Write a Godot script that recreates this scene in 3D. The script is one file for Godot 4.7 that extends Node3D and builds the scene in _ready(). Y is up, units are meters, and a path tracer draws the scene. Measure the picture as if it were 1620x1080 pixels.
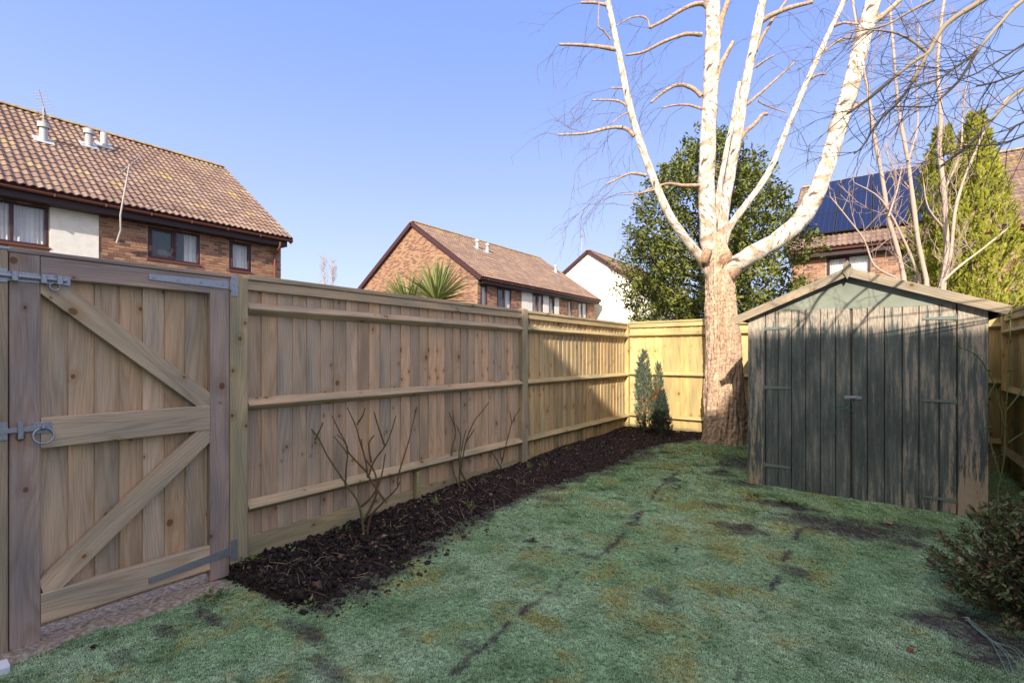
extends Node3D
# A small back garden in low sun: close-board fences, a gate, a painted shed, a birch, houses beyond.
# World: the left fence runs along -Z at X = -3.15, the camera stands at (0, 1.33, 0); units are metres.

const F := 775.0            # focal length in pixels of the 1620 x 1080 photograph
const CX := 810.0
const CY := 562.0           # eye level in the photograph
const EYE := Vector3(0, 1.33, 0)
const FWD := Vector3(-0.5990, 0, -0.8007)
const RGT := Vector3(0.8007, 0, -0.5990)

var rng := RandomNumberGenerator.new()
var nz := FastNoiseLite.new()
var M := {}
var used := {}

# ---------- pixel -> place ----------
func ray(px: float, py: float) -> Vector3:
	return FWD + RGT * ((px - CX) / F) + Vector3.UP * ((CY - py) / F)
func at(px: float, py: float, depth: float) -> Vector3:
	return EYE + ray(px, py) * depth
func on_x(px: float, py: float, x: float) -> Vector3:
	var r := ray(px, py)
	return EYE + r * (x / r.x)
func on_z(px: float, py: float, z: float) -> Vector3:
	var r := ray(px, py)
	return EYE + r * (z / r.z)
func on_y(px: float, py: float, y := 0.0) -> Vector3:
	var r := ray(px, py)
	return EYE + r * ((y - EYE.y) / r.y)
func on_ground(px: float, py: float) -> Vector3:
	var p := on_y(px, py, 0.0)
	for k in 6:
		p = on_y(px, py, ground_h(p.x, p.z))
	return p
func pixel_of(p: Vector3) -> Vector3:
	var d := p - EYE
	var z := d.dot(FWD)
	return Vector3(CX + F * d.dot(RGT) / maxf(z, 0.01), CY - F * d.y / maxf(z, 0.01), z)

# ---------- names, labels ----------
func numbered(called: String) -> String:
	if not used.has(called):
		used[called] = 0
		return called
	used[called] += 1
	return "%s_%03d" % [called, used[called]]
func tag(o: Node, label := "", category := "", group := "", kind := "") -> Node:
	if label: o.set_meta("label", label)
	if category: o.set_meta("category", category)
	if group: o.set_meta("group", group)
	if kind: o.set_meta("kind", kind)
	return o
func thing(called: String, label: String, category: String, where := Vector3.ZERO, turn := 0.0, group := "") -> Node3D:
	var o := Node3D.new()
	o.name = numbered(called)
	add_child(o)
	o.position = where
	o.rotation.y = turn
	tag(o, label, category, group)
	return o
func part(parent: Node, called: String, mesh: Mesh, mat: Material = null, xf := Transform3D()) -> MeshInstance3D:
	var o := MeshInstance3D.new()
	o.name = numbered(called) if parent == self else called
	o.mesh = mesh
	if mat: o.material_override = mat
	o.transform = xf
	parent.add_child(o, true)
	return o
func structure(called: String, mesh: Mesh, mat: Material) -> MeshInstance3D:
	var o := part(self, called, mesh, mat)
	o.set_meta("kind", "structure")
	return o

# ---------- mesh builder ----------
class MB:
	var v := PackedVector3Array()
	var n := PackedVector3Array()
	var uv := PackedVector2Array()
	var c := PackedColorArray()
	var ix := PackedInt32Array()
	var col := Color(1, 1, 1)
	func put(p: Vector3, nn: Vector3, t: Vector2) -> int:
		v.append(p); n.append(nn); uv.append(t); c.append(col)
		return v.size() - 1
	# a, b, c, d run counter-clockwise seen from outside
	func quad(a: Vector3, b: Vector3, cc: Vector3, d: Vector3, ta := Vector2(0, 0), tb := Vector2(1, 0), tc := Vector2(1, 1), td := Vector2(0, 1)) -> void:
		var nn := (b - a).cross(cc - a)
		if nn.length_squared() < 1e-18: nn = (cc - a).cross(d - a)
		nn = nn.normalized()
		var k := put(a, nn, ta)
		put(b, nn, tb); put(cc, nn, tc); put(d, nn, td)
		ix.append_array(PackedInt32Array([k, k + 2, k + 1, k, k + 3, k + 2]))
	func tri(a: Vector3, b: Vector3, cc: Vector3) -> void:
		var nn := (b - a).cross(cc - a).normalized()
		var k := put(a, nn, Vector2(a.x, a.y))
		put(b, nn, Vector2(b.x, b.y)); put(cc, nn, Vector2(cc.x, cc.y))
		ix.append_array(PackedInt32Array([k, k + 2, k + 1]))
	# closed profile (counter-clockwise in local x, y) pushed along local z
	func extrude(pts: PackedVector2Array, length: float, xf := Transform3D(), us := 1.0, vs := 1.0, off := Vector2.ZERO, caps := true) -> void:
		var m := pts.size()
		var run := 0.0
		for k in m:
			var p := pts[k]
			var q := pts[(k + 1) % m]
			var l := p.distance_to(q)
			quad(xf * Vector3(p.x, p.y, 0), xf * Vector3(q.x, q.y, 0), xf * Vector3(q.x, q.y, length), xf * Vector3(p.x, p.y, length),
				Vector2(run * us, 0) + off, Vector2((run + l) * us, 0) + off, Vector2((run + l) * us, length * vs) + off, Vector2(run * us, length * vs) + off)
			run += l
		if caps:
			var mid := Vector2.ZERO
			for p in pts: mid += p
			mid /= m
			for k in m:
				var p := pts[k]
				var q := pts[(k + 1) % m]
				tri(xf * Vector3(q.x, q.y, 0), xf * Vector3(p.x, p.y, 0), xf * Vector3(mid.x, mid.y, 0))
				tri(xf * Vector3(p.x, p.y, length), xf * Vector3(q.x, q.y, length), xf * Vector3(mid.x, mid.y, length))
	# box between two corners, edges optionally eased
	func box(lo: Vector3, hi: Vector3, ch := 0.0, us := 1.0, vs := 1.0, off := Vector2.ZERO) -> void:
		var s := hi - lo
		var ax := 2
		if s.y >= s.x and s.y >= s.z: ax = 1
		elif s.x >= s.z: ax = 0
		var xf: Transform3D
		var w: float
		var h: float
		var l: float
		if ax == 2:
			xf = Transform3D(Basis(), lo); w = s.x; h = s.y; l = s.z
		elif ax == 1:
			xf = Transform3D(Basis(Vector3(0, 0, 1), Vector3(1, 0, 0), Vector3(0, 1, 0)), lo); w = s.z; h = s.x; l = s.y
		else:
			xf = Transform3D(Basis(Vector3(0, 1, 0), Vector3(0, 0, 1), Vector3(1, 0, 0)), lo); w = s.y; h = s.z; l = s.x
		var pts := PackedVector2Array([Vector2(0, 0), Vector2(w, 0), Vector2(w, h), Vector2(0, h)])
		if ch > 0.0:
			pts = PackedVector2Array([Vector2(ch, 0), Vector2(w - ch, 0), Vector2(w, ch), Vector2(w, h - ch), Vector2(w - ch, h), Vector2(ch, h), Vector2(0, h - ch), Vector2(0, ch)])
		extrude(pts, l, xf, us, vs, off)
	# bar of rectangular section from a to b: width along side, thickness along the rest
	func bar(a: Vector3, b: Vector3, side: Vector3, w: float, t: float, ch := 0.0, us := 1.0, vs := 1.0, off := Vector2.ZERO) -> void:
		var z := (b - a).normalized()
		var x := (side - z * side.dot(z)).normalized()
		var y := z.cross(x)
		var pts := PackedVector2Array([Vector2(-w / 2, -t / 2), Vector2(w / 2, -t / 2), Vector2(w / 2, t / 2), Vector2(-w / 2, t / 2)])
		if ch > 0.0:
			pts = PackedVector2Array([Vector2(ch - w / 2, -t / 2), Vector2(w / 2 - ch, -t / 2), Vector2(w / 2, ch - t / 2), Vector2(w / 2, t / 2 - ch), Vector2(w / 2 - ch, t / 2), Vector2(ch - w / 2, t / 2), Vector2(-w / 2, t / 2 - ch), Vector2(-w / 2, ch - t / 2)])
		extrude(pts, a.distance_to(b), Transform3D(Basis(x, y, z), a), us, vs, off)
	# smooth tube through points
	func tube(p: PackedVector3Array, r: PackedFloat32Array, seg := 8, us := 1.0, vs := 1.0, rough: FastNoiseLite = null, amp := 0.0, freq := 1.0) -> void:
		var m := p.size()
		var ref := Vector3(0.31, 0.2, 0.93)
		var run := 0.0
		var first := v.size()
		var side := Vector3.ZERO
		for k in m:
			var d := (p[mini(k + 1, m - 1)] - p[maxi(k - 1, 0)]).normalized()
			if k == 0:
				side = (ref - d * ref.dot(d)).normalized()
			else:
				side = (side - d * side.dot(d)).normalized()
				run += p[k].distance_to(p[k - 1])
			var up := d.cross(side)
			for j in seg + 1:
				var a := TAU * j / seg
				var o := side * cos(a) + up * sin(a)
				var rr := r[k]
				if rough:
					var q := p[k] + o * r[k]
					rr *= 1.0 + amp * rough.get_noise_3d(q.x * freq, q.y * freq * 0.5, q.z * freq)
				put(p[k] + o * rr, o, Vector2(float(j) / seg * us, run * vs))
		for k in m - 1:
			for j in seg:
				var a := first + k * (seg + 1) + j
				var b := a + seg + 1
				ix.append_array(PackedInt32Array([a, b, a + 1, a + 1, b, b + 1]))
		var tip := put(p[m - 1], (p[m - 1] - p[m - 2]).normalized(), Vector2(0, run * vs))
		var e := first + (m - 1) * (seg + 1)
		for j in seg:
			ix.append_array(PackedInt32Array([e + j, tip, e + j + 1]))
	# a folded leaf: four corners, two faces either side of the midrib
	func leaf(p: Vector3, dir: Vector3, face: Vector3, l: float, w: float, fold := 0.25) -> void:
		var s := dir.cross(face).normalized()
		var up := s.cross(dir).normalized()
		var tip := p + dir * l
		var mid := p + dir * (l * 0.45)
		var a := mid + s * (w * 0.5) + up * (w * fold)
		var b := mid - s * (w * 0.5) + up * (w * fold)
		var k := put(p, up, Vector2(0.5, 0))
		put(a, (up - s * 0.5).normalized(), Vector2(1, 0.5)); put(tip, up, Vector2(0.5, 1)); put(b, (up + s * 0.5).normalized(), Vector2(0, 0.5))
		ix.append_array(PackedInt32Array([k, k + 2, k + 1, k, k + 3, k + 2]))
	func add(o: MB, xf: Transform3D, tint := Color(1, 1, 1)) -> void:
		var k := v.size()
		for j in o.v.size():
			v.append(xf * o.v[j]); n.append((xf.basis * o.n[j]).normalized()); uv.append(o.uv[j]); c.append(o.c[j] * tint)
		for j in o.ix: ix.append(j + k)
	func arrays() -> Array:
		var a := []
		a.resize(Mesh.ARRAY_MAX)
		a[Mesh.ARRAY_VERTEX] = v; a[Mesh.ARRAY_NORMAL] = n; a[Mesh.ARRAY_TEX_UV] = uv; a[Mesh.ARRAY_COLOR] = c; a[Mesh.ARRAY_INDEX] = ix
		return a
	func mesh() -> ArrayMesh:
		var m := ArrayMesh.new()
		if v.size(): m.add_surface_from_arrays(Mesh.PRIMITIVE_TRIANGLES, arrays())
		return m

func curve(pts: Array, steps: int) -> PackedVector3Array:
	var out := PackedVector3Array()
	var m := pts.size()
	for k in m - 1:
		var p0: Vector3 = pts[maxi(k - 1, 0)]
		var p1: Vector3 = pts[k]
		var p2: Vector3 = pts[k + 1]
		var p3: Vector3 = pts[mini(k + 2, m - 1)]
		for j in steps:
			out.append(p1.cubic_interpolate(p2, p0, p3, float(j) / steps))
	out.append(pts[m - 1])
	return out
func taper(count: int, a: float, b: float, power := 1.0) -> PackedFloat32Array:
	var out := PackedFloat32Array()
	for k in count:
		out.append(lerpf(a, b, pow(float(k) / maxi(count - 1, 1), power)))
	return out
func rvec() -> Vector3:
	var z := rng.randf_range(-1, 1)
	var a := rng.randf() * TAU
	var r := sqrt(1.0 - z * z)
	return Vector3(r * cos(a), z, r * sin(a))

# up to 300 alike pieces become parts of their own (those that show largest), the rest one joined part
# list entries: [MB index, Transform3D in parent's axes, tint index]
func pieces(parent: Node3D, called: String, shapes: Array, mat: Material, list: Array, limit := 300) -> void:
	var meshes := []
	for s in shapes: meshes.append(s.mesh())
	var order := []
	var gt := parent.global_transform
	for e in list:
		var p := pixel_of(gt * e[1].origin)
		var seen: float = 0.0 if p.x > -15 and p.x < 1635 and p.y > -15 and p.y < 1095 and p.z > 0 else 1000.0
		if e.size() > 2: seen += e[2]
		order.append([seen + p.z, e])
	order.sort_custom(func(a, b): return a[0] < b[0])
	var rest := MB.new()
	for k in order.size():
		var e = order[k][1]
		if k < limit:
			part(parent, called, meshes[e[0]], mat, e[1])
		else:
			rest.add(shapes[e[0]], e[1])
	if rest.v.size():
		part(parent, called + "_field", rest.mesh(), mat).set_meta("kind", "stuff")

# ---------- colours and textures ----------
func lin(r: float, g: float, b: float) -> Color:
	return Color(r, g, b).linear_to_srgb()
func mat(color: Color, rough := 0.8, tex: Texture2D = null, bump: Texture2D = null, depth := 0.0, verts := true) -> StandardMaterial3D:
	var m := StandardMaterial3D.new()
	m.albedo_color = color
	m.roughness = rough
	m.metallic_specular = 0.35
	m.vertex_color_use_as_albedo = verts
	if tex: m.albedo_texture = tex
	if bump:
		m.heightmap_enabled = true
		m.heightmap_texture = bump
		m.heightmap_scale = depth
	return m
func tri_planar(m: StandardMaterial3D, s: float) -> StandardMaterial3D:
	m.uv1_triplanar = true
	m.uv1_world_triplanar = true
	m.uv1_scale = Vector3(s, s, s)
	return m
func image_tex(im: Image) -> ImageTexture:
	return ImageTexture.create_from_image(im)
func noise_tex(sz: int, freq: float, lo: Color, hi: Color, oct := 5, sd := 1, offs := PackedFloat32Array(), cols := PackedColorArray()) -> ImageTexture:
	var f := FastNoiseLite.new()
	f.seed = sd
	f.noise_type = FastNoiseLite.TYPE_SIMPLEX_SMOOTH
	f.frequency = freq
	f.fractal_octaves = oct
	var g := f.get_seamless_image(sz, sz)
	g.convert(Image.FORMAT_L8)
	var d := g.get_data()
	var out := PackedByteArray()
	out.resize(sz * sz * 3)
	var ramp := Gradient.new()
	if offs.size():
		ramp.offsets = offs
		ramp.colors = cols
	else:
		ramp.offsets = PackedFloat32Array([0.0, 1.0])
		ramp.colors = PackedColorArray([lo, hi])
	var lut := []
	for k in 256: lut.append(ramp.sample(k / 255.0))
	for k in sz * sz:
		var q: Color = lut[d[k]]
		out[k * 3] = int(clampf(q.r, 0, 1) * 255); out[k * 3 + 1] = int(clampf(q.g, 0, 1) * 255); out[k * 3 + 2] = int(clampf(q.b, 0, 1) * 255)
	return image_tex(Image.create_from_data(sz, sz, false, Image.FORMAT_RGB8, out))

# sawn softwood: grain along v (2.4 m), u is 1 m across; knots bend the grain
func wood_textures() -> Array:
	var w := 512
	var h := 1024
	var sx := 1.0 / w
	var sy := 2.4 / h
	var shift := PackedFloat32Array()
	var dark := PackedFloat32Array()
	var ring := PackedFloat32Array()
	shift.resize(w * h); dark.resize(w * h); ring.resize(w * h)
	rng.seed = 77
	for k in 40:
		var kx := rng.randf()
		var ky := rng.randf() * 2.4
		var kr := 0.0045 + 0.012 * pow(rng.randf(), 1.6)
		var ex := int(kr * 7 / sx)
		var ey := int(kr * 14 / sy)
		var x0 := int(kx / sx)
		var y0 := int(ky / sy)
		for j in range(-ey, ey + 1):
			for i in range(-ex, ex + 1):
				var at_ := posmod(y0 + j, h) * w + posmod(x0 + i, w)
				var dx := i * sx / kr
				var dy := j * sy / (kr * 1.25)
				var d2 := dx * dx + dy * dy
				shift[at_] += signf(dx) * kr * 0.9 * exp(-absf(dx) * 0.55) * exp(-dy * dy * 0.05) * (1.0 if d2 > 1.0 else sqrt(d2))
				if d2 < 1.3:
					dark[at_] = maxf(dark[at_], clampf((1.3 - d2) * 1.8, 0.0, 1.0))
					ring[at_] = sqrt(d2)
				elif d2 < 16.0:
					dark[at_] = maxf(dark[at_], 0.16 * (1.0 - d2 / 16.0))
	var f := FastNoiseLite.new()
	f.noise_type = FastNoiseLite.TYPE_SIMPLEX_SMOOTH
	f.frequency = 1.0
	f.fractal_octaves = 2
	var fine := FastNoiseLite.new()
	fine.noise_type = FastNoiseLite.TYPE_SIMPLEX
	fine.frequency = 1.0
	fine.fractal_octaves = 2
	var a := PackedByteArray()
	var b := PackedByteArray()
	a.resize(w * h * 3); b.resize(w * h)
	for y in h:
		for x in w:
			var k := y * w + x
			var xm := x * sx - shift[k]
			var ym := y * sy
			var an := TAU * ym / 2.4
			var cy := cos(an)
			var sy_ := sin(an)
			var wv := f.get_noise_3d(xm * 5.0, cy * 0.21, sy_ * 0.21)
			var g := 0.5 + 0.5 * sin(TAU * (xm * 34.0 + wv * 4.5))
			g = g * g
			var fn := fine.get_noise_3d(xm * 260.0, cy * 1.9, sy_ * 1.9)
			var stain := f.get_noise_3d(xm * 7.0 + 40.0, cy * 0.5 + 9.0, sy_ * 0.5)
			var val := 0.84 - 0.055 * g + 0.08 * fn + 0.13 * stain
			var kd := dark[k]
			if ring[k] > 0.0: kd *= 0.75 + 0.25 * sin(ring[k] * 20.0)
			val *= 1.0 - 0.50 * kd
			var warm := 0.03 * g + 0.05 * stain + 0.22 * kd
			a[k * 3] = int(clampf(val * (1.0 + warm * 0.6), 0, 1) * 255)
			a[k * 3 + 1] = int(clampf(val * (1.0 - warm * 0.35), 0, 1) * 255)
			a[k * 3 + 2] = int(clampf(val * (1.0 - warm * 1.3), 0, 1) * 255)
			b[k] = int(clampf(0.55 + 0.35 * fn + 0.25 * (0.5 - g) - 0.2 * kd, 0, 1) * 255)
	return [image_tex(Image.create_from_data(w, h, false, Image.FORMAT_RGB8, a)), image_tex(Image.create_from_data(w, h, false, Image.FORMAT_L8, b))]

# birch bark: pale skin, dark lenticels across, torn patches; u once round, v 1.2 m
func birch_texture() -> ImageTexture:
	var w := 256
	var h := 768
	var f := FastNoiseLite.new()
	f.noise_type = FastNoiseLite.TYPE_SIMPLEX_SMOOTH
	f.frequency = 1.0
	f.fractal_octaves = 3
	f.seed = 5
	var a := PackedByteArray()
	a.resize(w * h * 3)
	for y in h:
		for x in w:
			var an := TAU * x / w
			var c := cos(an)
			var s := sin(an)
			var bn := TAU * y / h
			var ym := 2.2 * cos(bn)
			var yn := 2.2 * sin(bn)
			var len_ := f.get_noise_3d(c * 0.9 + yn * 6.0, ym * 6.0, s * 0.9)
			var patch := f.get_noise_3d(c * 1.1 + 7.0, ym * 0.8 + s * 1.1, yn * 0.8)
			var tone := f.get_noise_3d(c * 0.6 - 9.0, ym * 0.5 + s * 0.6, yn * 0.5 + 3.0)
			var q := Color(0.90, 0.885, 0.86).lerp(Color(0.70, 0.63, 0.56), clampf(tone * 1.7 + 0.12, 0, 1))
			if len_ > 0.33: q = q.lerp(Color(0.36, 0.29, 0.24), clampf((len_ - 0.33) * 3.0, 0, 0.55))
			if patch > 0.38: q = q.lerp(Color(0.30, 0.24, 0.20), clampf((patch - 0.38) * 4.0, 0, 0.8))
			elif patch < -0.25: q = q.lerp(Color(0.60, 0.47, 0.37), clampf((-0.25 - patch) * 4.0, 0, 0.8))
			var k := (y * w + x) * 3
			a[k] = int(q.r * 255); a[k + 1] = int(q.g * 255); a[k + 2] = int(q.b * 255)
	return image_tex(Image.create_from_data(w, h, false, Image.FORMAT_RGB8, a))

# old green paint on the shed front, worn to bare grey boards in streaks, at the sides and foot, paler across the top; u = 1.74 m across, v = 1.9 m up
func shed_texture() -> ImageTexture:
	var w := 640
	var h := 700
	var f := FastNoiseLite.new()
	f.noise_type = FastNoiseLite.TYPE_SIMPLEX_SMOOTH
	f.frequency = 1.0
	f.fractal_octaves = 4
	f.seed = 12
	var a := PackedByteArray()
	a.resize(w * h * 3)
	for y in h:
		var ym := 1.9 * y / h
		for x in w:
			var xm := 1.74 * x / w
			var streak := f.get_noise_2d(xm * 26.0, ym * 1.7)
			var fine := f.get_noise_2d(xm * 130.0 + 50.0, ym * 9.0)
			var big := f.get_noise_2d(xm * 2.3 - 20.0, ym * 1.1 + 30.0)
			var want := -0.24 + 0.30 * big
			want += 0.62 * smoothstep(1.40, 1.62, ym + 0.10 * streak)  # boards turn paler towards their top ends
			if xm < 0.14: want += 0.36 + 0.1 * smoothstep(0.3, 0.0, ym)
			if xm > 1.50: want += 0.22 + 0.42 * smoothstep(0.75, 0.2, ym) * smoothstep(1.5, 1.6, xm)
			if xm > 1.18 and xm < 1.50: want += 0.10
			want += 0.30 * smoothstep(0.26, 0.04, ym) * clampf((xm - 0.75) * 1.6, 0, 1)
			want += 0.20 * exp(-pow((xm - 1.235) / 0.012, 2.0))
			var worn_pale := clampf((want + streak * 0.66 + fine * 0.42) * 3.6, 0, 1)
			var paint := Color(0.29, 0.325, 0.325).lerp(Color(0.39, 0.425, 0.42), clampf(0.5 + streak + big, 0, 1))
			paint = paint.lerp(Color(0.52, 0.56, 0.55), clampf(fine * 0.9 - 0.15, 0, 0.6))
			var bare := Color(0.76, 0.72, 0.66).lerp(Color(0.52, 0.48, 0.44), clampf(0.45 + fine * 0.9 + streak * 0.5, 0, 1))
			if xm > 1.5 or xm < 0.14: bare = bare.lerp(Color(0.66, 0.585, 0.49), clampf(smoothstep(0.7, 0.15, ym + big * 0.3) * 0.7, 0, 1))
			var q := paint.lerp(bare, worn_pale)
			var k := (y * w + x) * 3
			a[k] = int(q.r * 255); a[k + 1] = int(q.g * 255); a[k + 2] = int(q.b * 255)
	return image_tex(Image.create_from_data(w, h, false, Image.FORMAT_RGB8, a))

# ---------- camera, sky, sun ----------
func set_view() -> void:
	var cam := Camera3D.new()
	cam.name = "camera"
	cam.projection = Camera3D.PROJECTION_FRUSTUM
	cam.near = 0.05
	cam.far = 900.0
	cam.size = 0.05 * 1080.0 / F
	cam.frustum_offset = Vector2(0, 0.05 * (CY - 540.0) / F)
	add_child(cam)
	cam.look_at_from_position(EYE, EYE + FWD, Vector3.UP)
	cam.current = true
	var sky_mat := ProceduralSkyMaterial.new()
	sky_mat.sky_top_color = lin(0.090, 0.158, 0.42)
	sky_mat.sky_horizon_color = lin(0.385, 0.45, 0.54)
	sky_mat.sky_curve = 0.23
	sky_mat.sky_energy_multiplier = 1.0
	sky_mat.ground_horizon_color = Color(0.62, 0.62, 0.60)
	sky_mat.ground_bottom_color = Color(0.42, 0.40, 0.36)
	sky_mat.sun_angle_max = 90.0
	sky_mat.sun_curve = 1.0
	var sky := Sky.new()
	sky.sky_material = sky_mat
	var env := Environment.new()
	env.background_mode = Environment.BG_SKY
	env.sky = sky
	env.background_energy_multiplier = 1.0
	env.tonemap_mode = Environment.TONE_MAPPER_LINEAR
	env.tonemap_exposure = 2.45
	env.sdfgi_enabled = true
	env.ssao_enabled = true
	env.ssil_enabled = true
	var we := WorldEnvironment.new()
	we.name = "world"
	we.environment = env
	add_child(we)
	var sun := DirectionalLight3D.new()
	sun.name = "sun"
	sun.light_energy = 0.98
	sun.light_color = Color(1.0, 0.945, 0.86)
	sun.light_angular_distance = 0.5
	sun.shadow_enabled = true
	add_child(sun)
	sun.look_at_from_position(Vector3(0.34, 0.54, 1.0) * 30.0, Vector3.ZERO, Vector3.UP)

func make_materials() -> void:
	var wt := wood_textures()
	M.wood = mat(Color.WHITE, 0.82, wt[0], wt[1], 0.12)
	M.grain_tex = wt[1]
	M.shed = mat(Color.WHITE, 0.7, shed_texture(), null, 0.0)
	var speck := noise_tex(256, 0.06, Color(0.62, 0.62, 0.62), Color(1, 1, 1), 5, 3)
	var rough_h := noise_tex(256, 0.05, Color.BLACK, Color.WHITE, 5, 4)
	M.speck = speck
	M.rough_h = rough_h
	M.smear = noise_tex(256, 0.012, Color(0.80, 0.80, 0.80), Color(1, 1, 1), 4, 17)
	M.brick = tri_planar(mat(Color.WHITE, 0.9, speck, rough_h, 0.15), 2.6)
	M.mortar = tri_planar(mat(lin(0.66, 0.60, 0.52), 0.95, speck), 1.7)
	var lich := noise_tex(512, 0.021, Color.BLACK, Color.WHITE, 5, 9, PackedFloat32Array([0.0, 0.45, 0.66, 0.74, 0.84, 1.0]),
		PackedColorArray([Color(0.72, 0.70, 0.70), Color(0.92, 0.9, 0.9), Color(1, 1, 1), Color(1.0, 0.96, 0.80), Color(1.0, 0.88, 0.55), Color(0.95, 0.82, 0.45)]))
	M.tile = tri_planar(mat(Color.WHITE, 0.9, lich, rough_h, 0.2), 0.45)
	M.render = tri_planar(mat(lin(0.80, 0.78, 0.74), 0.9, noise_tex(256, 0.03, Color(0.93, 0.93, 0.93), Color(1, 1, 1), 4, 8)), 0.6)
	M.frame = mat(lin(0.060, 0.026, 0.032), 0.4)
	M.fascia = mat(lin(0.040, 0.024, 0.030), 0.5)
	M.gutter = mat(lin(0.16, 0.062, 0.045), 0.4)
	M.curtain = mat(lin(0.62, 0.62, 0.64), 0.9)
	var pane := StandardMaterial3D.new()
	pane.albedo_color = Color(0.75, 0.82, 0.9, 0.10)
	pane.transparency = BaseMaterial3D.TRANSPARENCY_ALPHA
	pane.roughness = 0.02
	pane.metallic_specular = 0.9
	M.pane = pane
	M.room = mat(lin(0.20, 0.19, 0.18), 0.9)
	M.lead = mat(lin(0.45, 0.46, 0.48), 0.55)
	var zinc := noise_tex(256, 0.05, Color(0.70, 0.70, 0.72), Color(1, 1, 1), 4, 14)
	M.zinc = tri_planar(mat(lin(0.50, 0.53, 0.58), 0.42, zinc), 9.0)
	M.zinc.metallic = 0.6
	M.concrete = tri_planar(mat(Color.WHITE, 0.95, noise_tex(512, 0.018, Color.BLACK, Color.WHITE, 6, 21, PackedFloat32Array([0.0, 0.35, 0.5, 0.65, 1.0]),
		PackedColorArray([Color(0.42, 0.37, 0.33), Color(0.56, 0.50, 0.44), Color(0.62, 0.56, 0.49), Color(0.67, 0.62, 0.56), Color(0.78, 0.75, 0.71)])), rough_h, 0.5), 3.4)
	M.soil = tri_planar(mat(Color.WHITE, 1.0, noise_tex(512, 0.05, Color.BLACK, Color.WHITE, 6, 31, PackedFloat32Array([0.0, 0.45, 0.68, 0.78, 1.0]),
		PackedColorArray([Color(0.12, 0.10, 0.105), Color(0.20, 0.165, 0.165), Color(0.27, 0.225, 0.215), Color(0.36, 0.31, 0.29), Color(0.60, 0.55, 0.51)])), rough_h, 0.6), 1.6)
	M.soil.metallic_specular = 0.2
	M.bark = tri_planar(mat(Color.WHITE, 0.95, noise_tex(512, 0.03, Color.BLACK, Color.WHITE, 6, 41, PackedFloat32Array([0.0, 0.4, 0.6, 1.0]),
		PackedColorArray([Color(0.58, 0.48, 0.42), Color(0.78, 0.69, 0.62), Color(0.90, 0.83, 0.76), Color(1, 0.97, 0.93)])), rough_h, 0.2), 1.5)
	M.birch = mat(Color.WHITE, 0.75, birch_texture(), rough_h, 0.1)
	M.leaf = mat(Color.WHITE, 0.42)
	M.leaf.backlight_enabled = true
	M.leaf.backlight = lin(0.10, 0.14, 0.03)
	M.matte_leaf = mat(Color.WHITE, 0.75)
	M.matte_leaf.backlight_enabled = true
	M.matte_leaf.backlight = lin(0.10, 0.12, 0.03)
	M.twig = mat(Color.WHITE, 0.8)
	M.felt = tri_planar(mat(lin(0.11, 0.115, 0.11), 0.95, speck), 3.0)
	M.plain = mat(Color.WHITE, 0.6)
	M.stone = tri_planar(mat(Color.WHITE, 0.85, speck, rough_h, 0.2), 5.0)

# ---------- ground ----------
const BED := [[-1.30, -3.2], [-1.34, -2.92], [-1.38, -2.55], [-1.46, -2.38], [-1.75, -2.40], [-2.2, -2.48], [-2.7, -2.60], [-3.2, -2.68], [-4.0, -2.68], [-4.7, -2.58], [-5.3, -2.42], [-5.9, -2.44], [-6.3, -2.36], [-6.65, -2.0], [-6.9, -1.72], [-7.3, -1.55]]
func bed_edge(z: float) -> float:
	if z >= BED[0][0]: return -9.0
	for k in BED.size() - 1:
		if z <= BED[k][0] and z >= BED[k + 1][0]:
			return lerpf(BED[k][1], BED[k + 1][1], (BED[k][0] - z) / (BED[k][0] - BED[k + 1][0]))
	return BED[-1][1]
func bed_in(x: float, z: float) -> float:      # metres inside the bed, negative outside
	return bed_edge(z) - x + 0.09 * nz.get_noise_2d(x * 3.1, z * 3.1) + 0.04 * nz.get_noise_2d(x * 11.0, z * 11.0)
func lawn_h(x: float, z: float) -> float:
	var h := 0.16 * smoothstep(-4.0, -7.2, z) * (1.0 - 0.35 * smoothstep(-1.2, 0.6, x))
	var d := Vector2(x + 1.60, z + 6.55).length()
	h += 0.07 * exp(-d * d / 0.30)
	h += 0.012 * nz.get_noise_2d(x * 1.3, z * 1.3) + 0.004 * nz.get_noise_2d(x * 7.0, z * 7.0)
	return h
func ground_h(x: float, z: float) -> float:
	var h := lawn_h(x, z)
	var i := bed_in(x, z)
	if i > -0.02:
		var raise := lerpf(0.035, 0.13, smoothstep(-1.6, -3.8, z)) * (1.0 - 0.65 * smoothstep(-5.0, -6.6, z))
		h += raise * smoothstep(-0.02, 0.40, i)
	return h

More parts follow.
